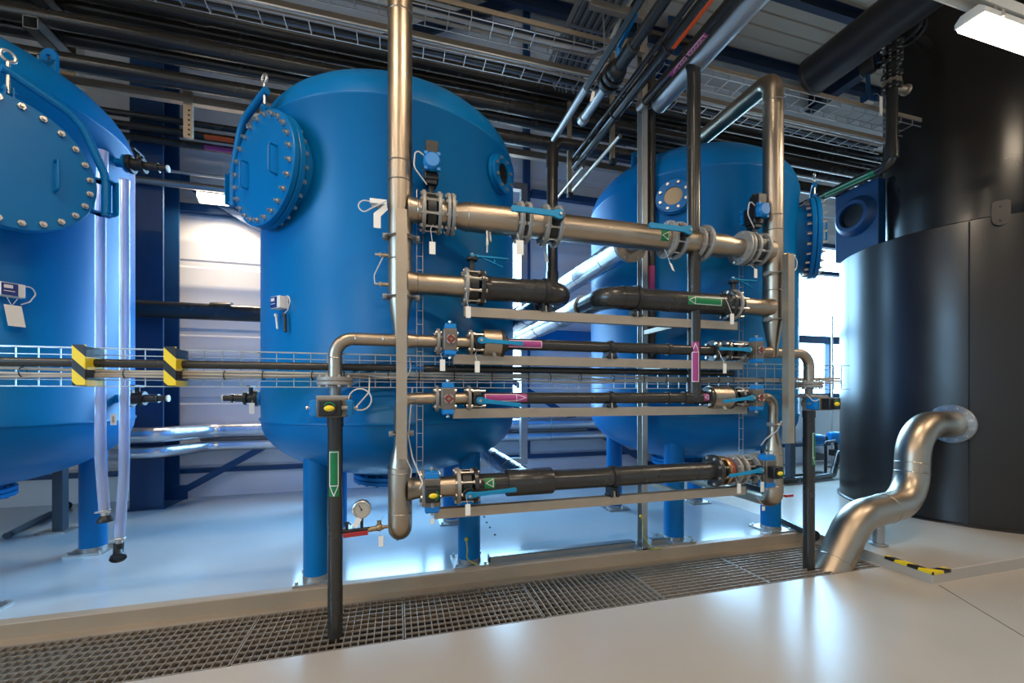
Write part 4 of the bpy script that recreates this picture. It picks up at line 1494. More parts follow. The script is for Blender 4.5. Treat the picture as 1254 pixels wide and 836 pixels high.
def sensor(px, py, cx, label, tagged):
    p = tank_point(px, py, cx)
    nrm = (p - Vector((cx, TY, p.z))).normalized()
    tt = Vector((0, 0, 1)).cross(nrm)
    R = Matrix((tt, nrm * -1, Vector((0, 0, 1)))).transposed().to_4x4()
    T = Matrix.Translation(p) @ R
    t = thing('level_sensor', label, 'sensor', p, 'small sensor boxes on the tanks')
    m = M(T); m.cbox((0, -0.035, 0), (0.115, 0.07, 0.09)); obj('housing', m, WHITE, t, bev=0.004)
    m = M(T); m.cbox((-0.015, -0.0715, 0), (0.075, 0.003, 0.08)); obj('display_panel', m, NAVY, t)
    m = M(T); m.cbox((-0.022, -0.0745, 0.018), (0.04, 0.003, 0.022)); m.cbox((-0.018, -0.0745, -0.012), (0.05, 0.003, 0.004)); obj('display', m, INK, t)
    m = M(T)
    m.tube([(0.05, -0.03, 0.035), (0.10, -0.03, 0.05), (0.12, -0.03, 0.0), (0.09, -0.03, -0.06), (0.05, -0.03, -0.085)], 0.004, bend=0.03, n=8)
    obj('lead', m, CABLEW, t)
    if not tagged:
        m = M(T)
        m.cyl((-0.05, -0.03, -0.075), (-0.052, -0.03, -0.095), 0.014, n=10); m.cyl((-0.05, -0.03, -0.09), (-0.035, -0.03, -0.19), 0.008, n=10)
        obj('probe', m, WHITE, t)
        m = M(T)
        m.cyl((0.04, -0.03, -0.08), (0.055, -0.03, -0.10), 0.012, n=10); m.cyl((0.055, -0.03, -0.09), (0.062, -0.03, -0.22), 0.013, n=10)
        obj('holder', m, BLACK, t)
    return T
sensor(348, 372, TX[1], 'small blue-fronted sensor box with two probes on the middle tank', False)
T = sensor(10, 356, TX[0], 'small sensor box above a blank tag on the left tank', True)
t = thing('hanging_tag', 'blank white tag tied under the sensor of the left tank', 'tag', T @ Vector((0.03, -0.05, -0.12)))
m = M(T); m.add([(-0.035, -0.05, -0.10), (0.045, -0.05, -0.10), (0.065, -0.05, -0.24), (-0.015, -0.05, -0.24), (-0.035, -0.047, -0.10), (0.045, -0.047, -0.10), (0.065, -0.047, -0.24), (-0.015, -0.047, -0.24)],
               [(3, 2, 1, 0), (4, 5, 6, 7), (0, 1, 5, 4), (1, 2, 6, 5), (2, 3, 7, 6), (3, 0, 4, 7)]); obj('card', m, PAPER, t)
m = M(T); m.tube([(-0.02, -0.04, -0.045), (0.0, -0.052, -0.105), (0.03, -0.04, -0.05)], 0.0025, n=6); obj('string', m, CABLEW, t)

# pressure sensor with white bracket on the left riser
b = Vector((XA - 0.085, YR - 0.02, Z1))
t = thing('pressure_sensor', 'white sensor with looped cable beside the top tee of the left riser', 'sensor', b)
m = M(); m.cyl(b, b + Vector((-0.05, 0, 0)), 0.014, n=10); m.cyl(b + Vector((-0.05, 0, 0)), b + Vector((-0.10, 0, 0.0)), 0.02, n=12); obj('probe', m, BOLT, t)
m = M(); m.cbox(b + Vector((-0.055, -0.03, 0.01)), (0.11, 0.03, 0.035)); obj('plug', m, WHITE, t, bev=0.005)
m = M()
m.add([b + Vector(v) for v in ((-0.005, -0.05, 0.0), (-0.085, -0.05, -0.075), (-0.085, -0.05, -0.17), (-0.04, -0.05, -0.17), (-0.04, -0.05, -0.09), (0.005, -0.05, -0.04),
                               (-0.005, -0.045, 0.0), (-0.085, -0.045, -0.075), (-0.085, -0.045, -0.17), (-0.04, -0.045, -0.17), (-0.04, -0.045, -0.09), (0.005, -0.045, -0.04))],
      [(0, 1, 4, 5), (1, 2, 3, 4), (11, 10, 7, 6), (10, 9, 8, 7), (0, 5, 11, 6), (0, 6, 7, 1), (1, 7, 8, 2), (2, 8, 9, 3), (3, 9, 10, 4), (4, 10, 11, 5)])
obj('label_card', m, PAPER, t)
m = M(); m.tube([b + Vector(v) for v in ((-0.02, -0.035, 0.0), (-0.16, -0.035, 0.01), (-0.19, -0.035, -0.035), (-0.15, -0.035, -0.075), (-0.10, -0.06, -0.05), (0.0, -0.07, 0.01))], 0.0045, bend=0.05, n=8); obj('lead', m, CABLEW, t)
for z, lab in ((2.545, 'short stainless test nipple on the left riser, upper one'), (2.345, 'short stainless test nipple on the left riser, lower one')):
    t = thing('test_nipple', lab, 'fitting', (XA - 0.1, YR, z), 'test nipples on the left riser')
    m = M(); m.cyl((XA - 0.07, YR, z), (XA - 0.13, YR, z), 0.014, n=12); obj('nipple', m, INOX, t)
    m = M(); m.cyl((XA - 0.125, YR, z), (XA - 0.165, YR, z), 0.009, n=10); m.disc((XA - 0.13, YR, z), AX, 0.017, 0.014, 6); obj('cap_nut', m, BOLT, t)
cable([Vector((XA - 0.165, YR, 2.345)), Vector((XA - 0.17, YR - 0.01, 2.40)), Vector((XA - 0.14, YR, 2.47)), Vector((XA - 0.10, YR, 2.56))], 0.004, CABLEW, 'thin bowed capillary tube between the two test nipples')
b = Vector((XB + 0.085, YR - 0.02, Z1 - 0.02))
t = thing('pressure_sensor', 'small white sensor with curled cable on the right riser', 'sensor', b)
m = M(); m.cyl(b, b + Vector((0.06, 0, 0)), 0.014, n=10); obj('probe', m, BRASS, t)
m = M(); m.cyl(b + Vector((0.055, 0, 0)), b + Vector((0.13, 0, -0.01)), 0.018, n=12); obj('plug', m, WHITE, t)
m = M(); m.tube([b + Vector(v) for v in ((0.13, 0, -0.01), (0.17, 0, -0.04), (0.16, 0, -0.12), (0.09, 0, -0.16))], 0.0045, bend=0.05, n=8); obj('lead', m, CABLEW, t)

# pressure gauge assembly at the left riser foot
g = P(443, 623, YR)
b = P(470, 645, YR)
t = thing('pressure_gauge', 'round pressure gauge on a brass valve with red lever, by the left riser foot', 'gauge', (b.x, YR, b.z))
m = M(); m.cyl((XA - 0.07, YR, b.z), (b.x, YR, b.z), 0.011, n=12); obj('nipple', m, BRASS, t)
m = M(); m.cyl((b.x, YR, b.z), (b.x - 0.10, YR, b.z - 0.01), 0.017, n=12); m.sphere((b.x - 0.03, YR, b.z), 0.026, 14, 8); m.cyl((b.x - 0.03, YR, b.z), (b.x - 0.03, YR, b.z + 0.045), 0.014, n=10); obj('brass_cock', m, BRASS, t)
m = M(); m.cyl((b.x - 0.09, YR, b.z - 0.005), (b.x - 0.28, YR, b.z - 0.01), 0.014, n=12); m.cyl((b.x - 0.235, YR, b.z), (b.x - 0.235, YR, b.z + 0.05), 0.010, n=10); m.disc((b.x - 0.235, YR, b.z + 0.045), (0, 0, 1), 0.016, 0.012, 6); obj('manifold_tube', m, BLACK, t)
m = M(); m.bar((b.x - 0.10, YR - 0.028, b.z - 0.02), (b.x - 0.255, YR - 0.028, b.z - 0.028), 0.012, 0.03); obj('red_lever', m, RED, t, bev=0.003)
m = M(); m.cyl((g.x + 0.0, YR, b.z), (g.x + 0.0, YR, g.z - 0.05), 0.010, n=10); obj('stem', m, BLACK, t)
m = M(); m.lathe([(0, 0.03), (0.055, 0.03), (0.06, 0.02), (0.06, -0.018), (0.052, -0.022), (0.052, -0.016)], (g.x, YR, g.z), (0, 1, 0), 32); ca = obj('gauge_case', m, BOLT, t)
m = M(); m.disc((g.x, YR - 0.014, g.z), (0, 1, 0), 0.052, 0.004, 32); obj('dial_face', m, TANF, ca)
m = M()
m.bar((g.x - 0.005, YR - 0.018, g.z - 0.01), (g.x + 0.002, YR - 0.018, g.z), 0.004, 0.002, (0, 1, 0)); m.bar((g.x, YR - 0.018, g.z), (g.x - 0.018, YR - 0.018, g.z + 0.032), 0.004, 0.002, (0, 1, 0)); m.disc((g.x, YR - 0.018, g.z), (0, 1, 0), 0.006, 0.003, 12)
obj('needle', m, BLACK, ca)
m = M()
for i in range(11):
    a = radians(225 - i * 27)
    m.bar((g.x + 0.040 * cos(a), YR - 0.0168, g.z + 0.040 * sin(a)), (g.x + 0.047 * cos(a), YR - 0.0168, g.z + 0.047 * sin(a)), 0.002, 0.001, (0, 1, 0))
obj('dial_mark', m, BLACK, ca)
t = thing('hanging_tag', 'beige tag leaning against the stem of the pressure gauge', 'tag', (g.x - 0.02, YR - 0.02, g.z - 0.06))
m = M(); m.bar((g.x - 0.012, YR - 0.022, g.z - 0.055), (g.x - 0.045, YR - 0.022, b.z + 0.02), 0.034, 0.002, (0, 1, 0)); obj('card', m, PAPER, t)
m = M(); m.tube([(g.x - 0.012, YR - 0.022, g.z - 0.06), (g.x + 0.004, YR - 0.012, g.z - 0.052)], 0.0018, n=6); obj('string', m, CABLEW, t)
ptag(466.5, 656, 669, 0.032, 'beige tag hanging on a wire below the brass cock of the gauge', Y=YR, h=0.07)
p = P(878, 608, YR)
t = thing('drain_cock', 'small cock with a red handle at the right riser foot', 'valve', P(952, 606, YR))
q = P(952, 606, YR)
m = M(); m.cyl((XB + 0.075, YR - 0.02, q.z), (q.x + 0.07, YR - 0.03, q.z), 0.011, n=12); obj('body', m, BRASS, t)
m = M(); m.bar((q.x + 0.03, YR - 0.05, q.z), (q.x + 0.12, YR - 0.05, q.z + 0.003), 0.012, 0.022); obj('red_lever', m, RED, t)

# clear hoses hanging in front of the left tank's side
def hose(pts, label, bell):
    t = thing('clear_hose', label, 'hose', pts[0], 'clear hoses hanging from the left tank')
    m = M(); m.tube(pts, 0.034, bend=0.5, n=20, seg=10); obj('hose', m, HOSE, t)
    e = Vector(pts[-1]); d = (e - Vector(pts[-2])).normalized()
    m = M(); m.cyl(e - d * 0.03, e + d * 0.05, 0.024, n=14); m.torus(e - d * 0.01, d, 0.036, 0.005, 18, 6); m.bar(e + Vector((-0.05, -0.02, 0)), e + Vector((0.05, -0.02, 0)), 0.01, 0.012); obj('hose_clip', m, BOLT, t)
    m = M()
    if bell:
        u = (d + Vector((0.5, -0.9, 0.3))).normalized()
        m.tube([e + d * 0.03, e + d * 0.085, e + d * 0.085 + u * 0.06], 0.032, bend=0.03, n=16)
        m.lathe([(0.03, 0), (0.048, 0.01), (0.052, 0.03), (0.044, 0.035), (0.036, 0.02), (0, 0.015)], e + d * 0.085 + u * 0.05, u, 24)
    else:
        m.lathe([(0.024, 0), (0.036, 0.012), (0.048, 0.03), (0.048, 0.05), (0.02, 0.055), (0, 0.055)], e + d * 0.03, d, 24)
    obj('coupling', m, BLACK, t)
hy_ = 4.0
hose([P(126, 185, 3.92), P(123, 260, 3.92), P(123, 480, 3.92), P(123, 560, 3.92), P(128, 626, 3.92)], 'clear hose hanging along the left tank, nearer the manhole, downward coupling', False)
hose([P(152, 220, 3.98), P(152.5, 300, 3.98), P(152.5, 480, 3.98), P(152, 580, 3.98), P(146, 660, 3.98)], 'clear hose hanging on the outer side of the left tank, with a bell end', True)
t = thing('hanging_tag', 'small tag with a brown mark between the two clear hoses', 'tag', P(139, 508, 4.05))
a = P(139, 508, 4.05); m = M(); m.cbox(a + Vector((0, 0, -0.035)), (0.04, 0.003, 0.09)); obj('card', m, PAPER, t)
m = M(); m.cbox(a + Vector((0, -0.002, -0.035)), (0.012, 0.003, 0.05)); obj('brown_mark', m, COPPER, t)
t = thing('hanging_tag', 'white tag below the sampling valve left of the middle tank', 'tag', P(309, 495, 4.2))
a = P(308.5, 493, 4.22); m = M(); m.cbox(a + Vector((0, 0, -0.05)), (0.042, 0.003, 0.10)); obj('card', m, PAPER, t)
m = M(); m.tube([a, a + Vector((0.005, 0.04, 0.10))], 0.002, n=6); obj('string', m, CABLEW, t)

# ================================================================= INSULATED PIPES RUNNING BACK
def bands(m, p, q, r, n):
    p, q = Vector(p), Vector(q)
    for i in range(n):
        c = p.lerp(q, (i + 0.5) / n)
        m.torus(c, q - p, r, 0.004, 28, 6)
t = thing('insulated_pipe', 'metal jacketed pipe ending in an open flange just behind the top line', 'pipe', (2.0, 3.3, 2.93), 'metal jacketed pipes running back between the tanks')
m = M(); m.cyl((2.0, 3.30, 2.93), (2.0, 7.05, 2.93), 0.112, n=36); obj('jacket', m, JACKET, t)
bandset(t, (2.0, 3.4, 2.93), (2.0, 7.0, 2.93), 0.112, 6)
m = M(); m.ring((2.0, 3.28, 2.93), (0, 1, 0), 0.085, 0.165, 0.035, 40); m.cyl((2.0, 3.3, 2.93), (2.0, 3.1, 2.93), 0.085, n=30); f = obj('end_flange', m, CAST, t)
boltset(f, (2.0, 3.28, 2.93), (0, 1, 0), 0.14, 8, 0.011, 0.03)
t = thing('insulated_pipe', 'metal jacketed pipe continuing behind the right bent dark pipe', 'pipe', (1.60, 3.4, Z2), 'metal jacketed pipes running back between the tanks')
m = M(); m.cyl((1.60, 3.40, Z2), (1.60, 7.05, Z2), 0.10, n=36); obj('jacket', m, JACKET, t)
m = M(); m.cyl((1.60, 3.37, Z2), (1.60, 3.47, Z2), 0.106, n=36); obj('jacket_sleeve', m, GALV, t); bandset(t, (1.6, 3.5, Z2), (1.6, 7.0, Z2), 0.10, 5)
t = thing('insulated_pipe', 'metal jacketed pipe continuing behind the left bent dark pipe', 'pipe', (1.235, 3.4, Z2), 'metal jacketed pipes running back between the tanks')
m = M(); m.cyl((1.235, 3.40, Z2), (1.235, 7.05, Z2), 0.10, n=36); obj('jacket', m, JACKET, t)
bandset(t, (1.235, 3.5, Z2), (1.235, 7.0, Z2), 0.10, 5)
t = thing('insulated_pipe', 'low metal jacketed pipe running back under the middle tank from the wide coupler', 'pipe', (X(648), 3.2, Z5), 'metal jacketed pipes running back between the tanks')
m = M(); m.cyl((X(648), 3.18, Z5), (X(648), 6.4, Z5), 0.088, n=36); m.tube([(X(648), 6.39, Z5), (X(648), 6.8, Z5), (X(648), 6.8, 0.15)], 0.088, bend=0.15, n=28); obj('jacket', m, JACKET, t)
bandset(t, (X(648), 3.2, Z5), (X(648), 6.4, Z5), 0.088, 6)

# dark upright pipe between middle and right tank, with pipe coming from overhead
t = thing('upright_pipe', 'dark blue-shaded upright plastic pipe between the middle and right tanks, with an elbow on top', 'pipe', (1.73, 4.5, 2.7))
m = M(); m.tube([(3.1, 4.5, 4.50), (1.73, 4.5, 4.50), (1.73, 4.5, 2.72), (1.73, 6.9, 2.72)], 0.064, bend=0.13, n=30, seg=10); obj('tube', m, PVC, t)
for z in (2.86, 4.22):
    m = M(); m.cyl((1.73, 4.5, z), (1.73, 4.5, z + 0.14), 0.072, n=30); obj('socket', m, PVC, t)

# wall pipes: black line and two foil pipes stepping round the blue column
t = thing('service_pipe', 'black plastic pipe crossing the blue column at half height', 'pipe', (-2.5, 6.2, 2.7))
z = P(240, 381, 6.2).z
m = M(); m.cyl((XL, 6.2, z), (-0.9, 6.2, z), 0.105, n=30); obj('tube', m, PVC, t)
m = M(); m.cyl(P(260, 381, 6.2), P(285, 381, 6.2), 0.115, n=30); obj('coupler', m, PVC, t)
def foil(py, r, lab):
    z = P(260, py, 6.85).z
    t = thing('foil_pipe', lab, 'pipe', (-2.5, 6.6, z), 'foil wrapped pipes along the back wall')
    m = M(); m.tube([(XL, 6.28, z), (-2.92, 6.28, z), (-2.55, 6.88, z), (4.5, 6.88, z)], r, bend=0.25, n=24, seg=6); obj('jacket', m, FOIL, t)
    for x in (-1.7, -0.4, 1.1, 2.6, 3.8):
        m = M()
        m.torus((x, 6.88, z), AX, r + 0.002, 0.006, 20, 6)
        obj('jacket_band', m, GALV, t)
    for x in (-1.62, 1.5):
        m = M()
        m.box((x - 0.02, 6.86, z - r - 0.028), (x + 0.02, 7.09, z - r - 0.0))
        obj('wall_bracket', m, DBLUE, t)
foil(527, 0.10, 'upper foil wrapped pipe stepping round the blue column')
foil(546, 0.075, 'lower foil wrapped pipe stepping round the blue column')
t = thing('service_pipe', 'slim bare pipe between the two foil wrapped pipes', 'pipe', (0, 6.95, 1.0))
z = P(260, 537, 6.95).z
m = M(); m.cyl((-2.7, 6.95, z), (4.5, 6.95, z), 0.035, n=20); obj('tube', m, CABLE, t)

# grey steel frame between the middle and right tank
t = thing('steel_portal', 'grey steel frame standing behind the gap between the middle and right tanks', 'frame', (0.5, 6.1, 0.1))
m = M(); xf = P(641, 400, 6.1).x
zb = P(641, 560, 6.1).z
for x in (-1.0, xf):
    m.box((x - 0.05, 6.05, zb), (x + 0.05, 6.15, 4.7))
m.box((-1.05, 6.05, zb - 0.10), (xf + 0.05, 6.15, zb)); m.box((-1.05, 6.05, 4.7), (xf + 0.05, 6.15, 4.8))
obj('frame', m, GALV, t)
for x in (-0.9, 0.6):
    m = M(); m.box((x, 6.06, PZ), (x + 0.08, 6.14, zb - 0.1)); obj('leg', m, GALV, t)
t = thing('steel_post', 'grey steel post with a foot plate behind the left tank leg', 'post', (-4.0, 5.4, PZ), 'grey steel posts behind the tanks')
p = G(70, 652, PZ)
m = M(); m.box((p.x - 0.045, p.y, PZ), (p.x + 0.045, p.y + 0.09, 4.9)); obj('post', m, POSTG, t)
m = M(); m.box((p.x - 0.16, p.y - 0.06, PZ), (p.x + 0.1, p.y + 0.14, PZ + 0.02)); obj('foot_plate', m, GALV, t)
q = G(971, 592, PZ)
t = thing('steel_post', 'grey steel post between the right tank and the right drain pipe', 'post', (q.x, q.y, PZ), 'grey steel posts behind the tanks')
m = M(); m.box((q.x - 0.055, q.y, PZ), (q.x + 0.055, q.y + 0.1, 4.6)); obj('post', m, POSTG, t)
m = M(); m.box((q.x - 0.14, q.y - 0.05, PZ), (q.x + 0.14, q.y + 0.15, PZ + 0.02)); obj('foot_plate', m, GALV, t)
t = thing('floor_pipe', 'grey pipe lying slantwise on the floor behind the left tank leg', 'pipe', G(40, 640, PZ))
a, b = G(8, 660, PZ) + Vector((0, 0, 0.035)), G(82, 622, PZ) + Vector((0, 0, 0.035))
m = M(); m.cyl(a, b, 0.032, n=14); obj('tube', m, POSTG, t)
m = M(); m.disc(b, b - a, 0.05, 0.03, 16); obj('end_collar', m, BLACK, t)

# ================================================================= OVERHEAD
def xrun(name, label, x0, x1, Y, z, r, mt, cat='pipe', group=None, sock=()):
    t = thing(name, label, cat, ((x0 + x1) / 2, Y, z), group)
    m = M(); m.cyl((x0, Y, z), (x1, Y, z), r, n=24); obj('tube', m, mt, t)
    for x in sock:
        m = M(); m.cyl((x - 0.09, Y, z), (x + 0.09, Y, z), r + 0.009, n=24); obj('coupler', m, mt, t)
    return t
OH = 'dark pipes overhead above the tanks'
for y_, z_, lab, sk in ((4.80, 5.335, 'front pipe of the top pair', -1.9), (5.00, 5.335, 'rear pipe of the top pair', -0.35), (4.80, 5.025, 'front pipe of the pair on the upper hollow bracket', 0.9), (5.00, 5.025, 'rear pipe of the pair on the upper hollow bracket', 2.9),
                        (4.86, 4.70, 'pipe on the lower hollow bracket', -0.6)):
    xrun('overhead_pipe', 'dark overhead pipe, ' + lab + ', above the tanks', -6.9, 9.5, y_, z_, 0.075, PVC, group=OH, sock=(sk,))
def zrun(Y, px, py):
    return P(px, py, Y).z
for (Y, px, py, r, mt, lab) in ((6.35, 200, 160, 0.05, PVC, 'dark pipe with the orange sticker, behind the left manhole'),
                                (6.35, 200, 173, 0.045, PVC, 'dark pipe with the violet sticker, behind the left manhole'), (6.35, 200, 146, 0.04, PVC, 'dark slim pipe above the orange stickered pipe'),
                                (6.4, 230, 212, 0.02, GALV, 'thin steel wall pipe left of the middle tank manhole'), (6.4, 230, 227, 0.045, GALV, 'thicker steel wall pipe left of the middle tank manhole')):
    z = zrun(Y, px, py)
    t = xrun('service_pipe', lab, -6.9, 1.6, Y, z, r, mt)
    for x in (-5.2, -0.9):
        m = M(); m.box((x - 0.015, Y, z - r - 0.012), (x + 0.015, 7.08, z - r + 0.002)); obj('hanger_bracket', m, DBLUE, t)
    if 'with the' in lab:
        c = P(270, 160, Y)
        m = M(); m.patch((c.x, Y, z), AX, r, (0.2, -1, -0.6), 0.06, 0.34)
        st = obj('flow_sticker', m, ORA if 'orange' in lab else PUR, t); st['label'] = ('orange' if 'orange' in lab else 'violet') + ' sticker'
z = 4.665
t = thing('overhead_rail', 'beige steel rail crossing behind the left tank top to the middle manhole', 'rail', (-2, 5.1, z))
m = M(); m.box((-6.9, 5.065, z - 0.04), (4.0, 5.13, z + 0.04)); obj('rail', m, RAIL, t)
p = P(231, 153, 5.05)
t = thing('rail_hanger', 'short perforated steel hanger left of the middle tank manhole', 'bracket', p)
m = M(); m.box((p.x - 0.04, 5.03, p.z - 0.14), (p.x + 0.04, 5.065, z + 0.06)); obj('strap', m, RAIL, t)
for i in range(6):
    m = M()
    m.cyl((p.x + 0.012, 5.025, p.z - 0.11 + i * 0.05), (p.x + 0.012, 5.032, p.z - 0.11 + i * 0.05), 0.010, n=8)
    obj('slot', m, BLACK, t)
# hollow square brackets at the upper left
xp = -3.13
bb = thing('pipe_bracket', 'hollow square steel bracket arms on a drop post above the left tank', 'bracket', (xp, 5.2, 5.0))
m = M(); m.box((xp - 0.06, 5.15, 4.3), (xp + 0.06, 5.27, ZC - 0.6)); obj('drop_post', m, RAIL, bb)
for zc in (4.57, 4.895, 5.205):
    m = M()
    s = 0.055; k = 0.007; y0, y1 = 4.70, 5.2
    for lo, hi in (((xp - s, y0, zc - s), (xp + s, y1, zc - s + k)), ((xp - s, y0, zc + s - k), (xp + s, y1, zc + s)), ((xp - s, y0, zc - s), (xp - s + k, y1, zc + s)), ((xp + s - k, y0, zc - s), (xp + s, y1, zc + s))):
        m.box(lo, hi)
    obj('bracket_arm', m, GALV, bb)

# wire trays overhead along x, cables in them
def wtray(Y0, Y1, z, hgt, x0, x1, label, step=0.2):
    t = thing('wire_tray', label, 'cable tray', ((x0 + x1) / 2, (Y0 + Y1) / 2, z), 'overhead wire trays')
    m = M()
    w = 0.007
    for (y, zz) in ((Y0, z), (Y0, z + hgt), (Y1, z), (Y1, z + hgt)):
        m.bar((x0, y, zz), (x1, y, zz), w, w)
    n = int((x1 - x0) / step)
    for i in range(n):
        x = x0 + 0.05 + i * step
        m.bar((x, Y0, z + hgt), (x, Y0, z), w, w); m.bar((x, Y0, z - 0.004), (x, Y1, z - 0.004), w, w); m.bar((x, Y1, z), (x, Y1, z + hgt), w, w)
    obj('wire_mesh', m, WIRE, t)
    m = M()
    m.box((x0, Y0 - 0.012, z + hgt - 0.01), (x1, Y0 + 0.005, z + hgt + 0.035)); obj('edge_rail', m, RAIL, t)
    return t
wtray(3.70, 3.90, 4.98, 0.07, -3.0, 6.4, 'wire cable tray overhead, front one with the white shining cable')
wtray(4.02, 4.18, 4.90, 0.07, -3.0, 6.4, 'wire cable tray overhead, rear one above the middle tank')
for k, (Y, z, r, mt, lab) in enumerate(((3.79, 5.012, 0.026, CABLEW, 'white shining cable in the front overhead tray'), (3.74, 5.01, 0.02, BLACK, 'black cable in the front overhead tray'),
                                        (3.85, 5.008, 0.018, CABLE, 'grey cable in the front overhead tray'), (4.06, 4.93, 0.016, CABLE, 'grey cable in the rear overhead tray, front one'), (4.10, 4.93, 0.018, BLACK, 'black cable in the rear overhead tray'),
                                        (4.145, 4.93, 0.014, CABLEB, 'blue grey cable in the rear overhead tray'))):
    m = M()
    pts = []
    x = -2.9
    while x < (1.45 if k < 3 else 6.3):
        pts.append((x, Y + 0.003 * sin(x * 2 + k), z + 0.006 * sin(x * 3.1 + k * 1.3)))
        x += 0.15
    if k < 3:
        pts += [(1.90, Y, z + 0.01), (2.09 + 0.05 * k, Y, 5.16), (2.10 + 0.05 * k, Y - 0.2, 5.27), (2.10 + 0.05 * k, 1.0, 5.27)]
    m.tube(pts, r, n=10, bend=0.08)
    tag(obj('tray_cable', m, mt), lab, 'cable', 'cables in the overhead trays')
xrun('conduit', 'thin steel conduit between the two overhead wire trays', -3.0, 6.4, 3.96, 4.90, 0.016, GALV, 'conduit')

# cable ladder running towards the viewer, many cables
t = thing('cable_ladder', 'steel cable ladder coming forward overhead, full of blue grey cables', 'cable tray', (1.85, 3.0, 5.25))
for x in (1.63, 2.05):
    m = M(); m.box((x - 0.012, 0.6, 5.22), (x + 0.012, 4.35, 5.28))
    obj('side_rail', m, GALV, t)
y = 0.8
while y < 4.3:
    m = M(); m.box((1.63, y - 0.012, 5.22), (2.05, y + 0.012, 5.235)); y += 0.3
    obj('rung', m, GALV, t)
for i in range(26):
    x = 1.66 + i * 0.0145
    m = M()
    pts = []
    y = 0.7
    while y < 4.25:
        pts.append((x + 0.005 * sin(y * 2.2), y, 5.246 + 0.003 * sin(y * 3)))
        y += 0.2
    pts += [(x, 4.30, 5.18), (x, 4.30, 4.99 - 0.02 * (i % 3))]
    m.tube(pts, 0.007, n=6)
    tag(obj('ladder_cable', m, [CABLEB, CABLE, CABLEB, CABLEB, BLACK][i % 5]), ['slim blue grey cable on the overhead ladder', 'slim beige grey cable on the overhead ladder', 'slim blue grey cable on the overhead ladder',
        'slim blue grey cable on the overhead ladder', 'slim black cable on the overhead ladder'][i % 5], 'cable', ['blue grey cables on the overhead ladder', 'beige grey cables on the overhead ladder', 'blue grey cables on the overhead ladder',
        'blue grey cables on the overhead ladder', 'black cables on the overhead ladder'][i % 5])

# pipes running forward at the upper right
def yrun(name, label, x, z, r, y0, y1, mt, group='pipes coming forward overhead', n=28):
    t = thing(name, label, 'pipe', (x, (y0 + y1) / 2, z), group)
    m = M(); m.cyl((x, y0, z), (x, y1, z), r, n=n); obj('tube', m, mt, t)
    return t
yrun('jacketed_pipe', 'thick silver jacketed pipe coming forward overhead, ending above the rack post', 2.44, 4.40, 0.088, 0.3, 3.50, JACKET2)
t = yrun('plastic_pipe', 'dark pipe with the purple sticker beside the silver jacketed pipe', 2.30, 4.40, 0.042, 0.3, 3.55, PVC)
m = M(); m.cyl((2.30, 3.50, 4.40), (2.30, 3.60, 4.40), 0.05, n=24); obj('union_nut', m, GALV, t)
m = M(); m.patch((2.30, 2.90, 4.40), (0, 1, 0), 0.042, (-0.1, -0.2, -1), 0.05, 0.44); st = obj('flow_sticker', m, PUR, t); st['label'] = 'purple sticker with pale outline and arrow'
m = M()
fc = (-0.1, -0.2, -1)
m.line_on((2.30, 2.90, 4.40), (0, 1, 0), 0.042, fc, [(-0.2, -0.018), (0.12, -0.018), (0.12, 0.018), (-0.2, 0.018), (-0.2, -0.018)], 0.004)
m.line_on((2.30, 2.90, 4.40), (0, 1, 0), 0.042, fc, [(0.12, -0.018), (0.18, 0), (0.12, 0.018)], 0.004)
for i in range(8):
    y = -0.17 + i * 0.034
    m.line_on((2.30, 2.90, 4.40), (0, 1, 0), 0.042, fc, [(y, -0.007), (y + 0.012, 0.007), (y + 0.024, -0.006)], 0.004)
obj('arrow_print', m, INK, st)
t = yrun('plastic_pipe', 'long dark pipe with the orange sticker, second from the silver jacketed pipe', 2.12, 4.40, 0.048, 0.3, 4.75, PVC)
m = M(); m.patch((2.12, 2.55, 4.40), (0, 1, 0), 0.048, (0.2, -0.2, -1), 0.045, 0.62); st = obj('flow_sticker', m, ORA, t); st['label'] = 'orange sticker'
yrun('plastic_pipe', 'slim dark pipe lying left of the orange stickered pipe', 2.03, 4.41, 0.022, 0.3, 4.75, PVC, n=18)
t = yrun('plastic_pipe', 'dark pipe with a black ball valve, furthest left of the forward running pipes', 1.85, 4.42, 0.046, 0.3, 3.02, PVC)
m = M(); m.disc((1.85, 3.02, 4.42), (0, 1, 0), 0.062, 0.09, 24); obj('union_nut', m, BLACK, t)
t = thing('ball_valve', 'black ball valve with blue handle on the forward running overhead pipe', 'valve', (1.85, 3.18, 4.42))
m = M(); m.sphere((1.85, 3.26, 4.42), 0.09, 20, 10); m.cyl((1.85, 3.06, 4.42), (1.85, 3.46, 4.42), 0.058, n=24); m.disc((1.85, 3.40, 4.42), (0, 1, 0), 0.10, 0.05, 28); m.disc((1.85, 3.32, 4.42), (0, 1, 0), 0.10, 0.04, 28); obj('valve_body', m, BLACK, t)
m = M(); m.bar((1.82, 3.16, 4.54), (1.80, 2.86, 4.56), 0.03, 0.014); m.cyl((1.84, 3.2, 4.48), (1.82, 3.17, 4.55), 0.018, n=12); obj('handle', m, VBLUE, t)
m = M(); m.bar((1.85, 3.44, 4.45), (1.85, 3.51, 5.18), 0.012, 0.012); obj('hanger_rod', m, GALV, t)
t = yrun('plastic_pipe', 'short silver grey pipe stub behind the black ball valve', 1.85, 4.42, 0.044, 3.46, 3.95, GALV)
m = M(); m.lathe([(0.044, 0), (0.054, 0), (0.054, 0.06), (0, 0.07)], (1.85, 3.9, 4.42), (0, 1, 0), 24); obj('end_cap', m, GALV, t)
t = yrun('plastic_pipe', 'grey pipe joining the elbow of the dark blue-shaded upright pipe', 1.73, 4.50, 0.036, 3.55, 4.45, GALV)
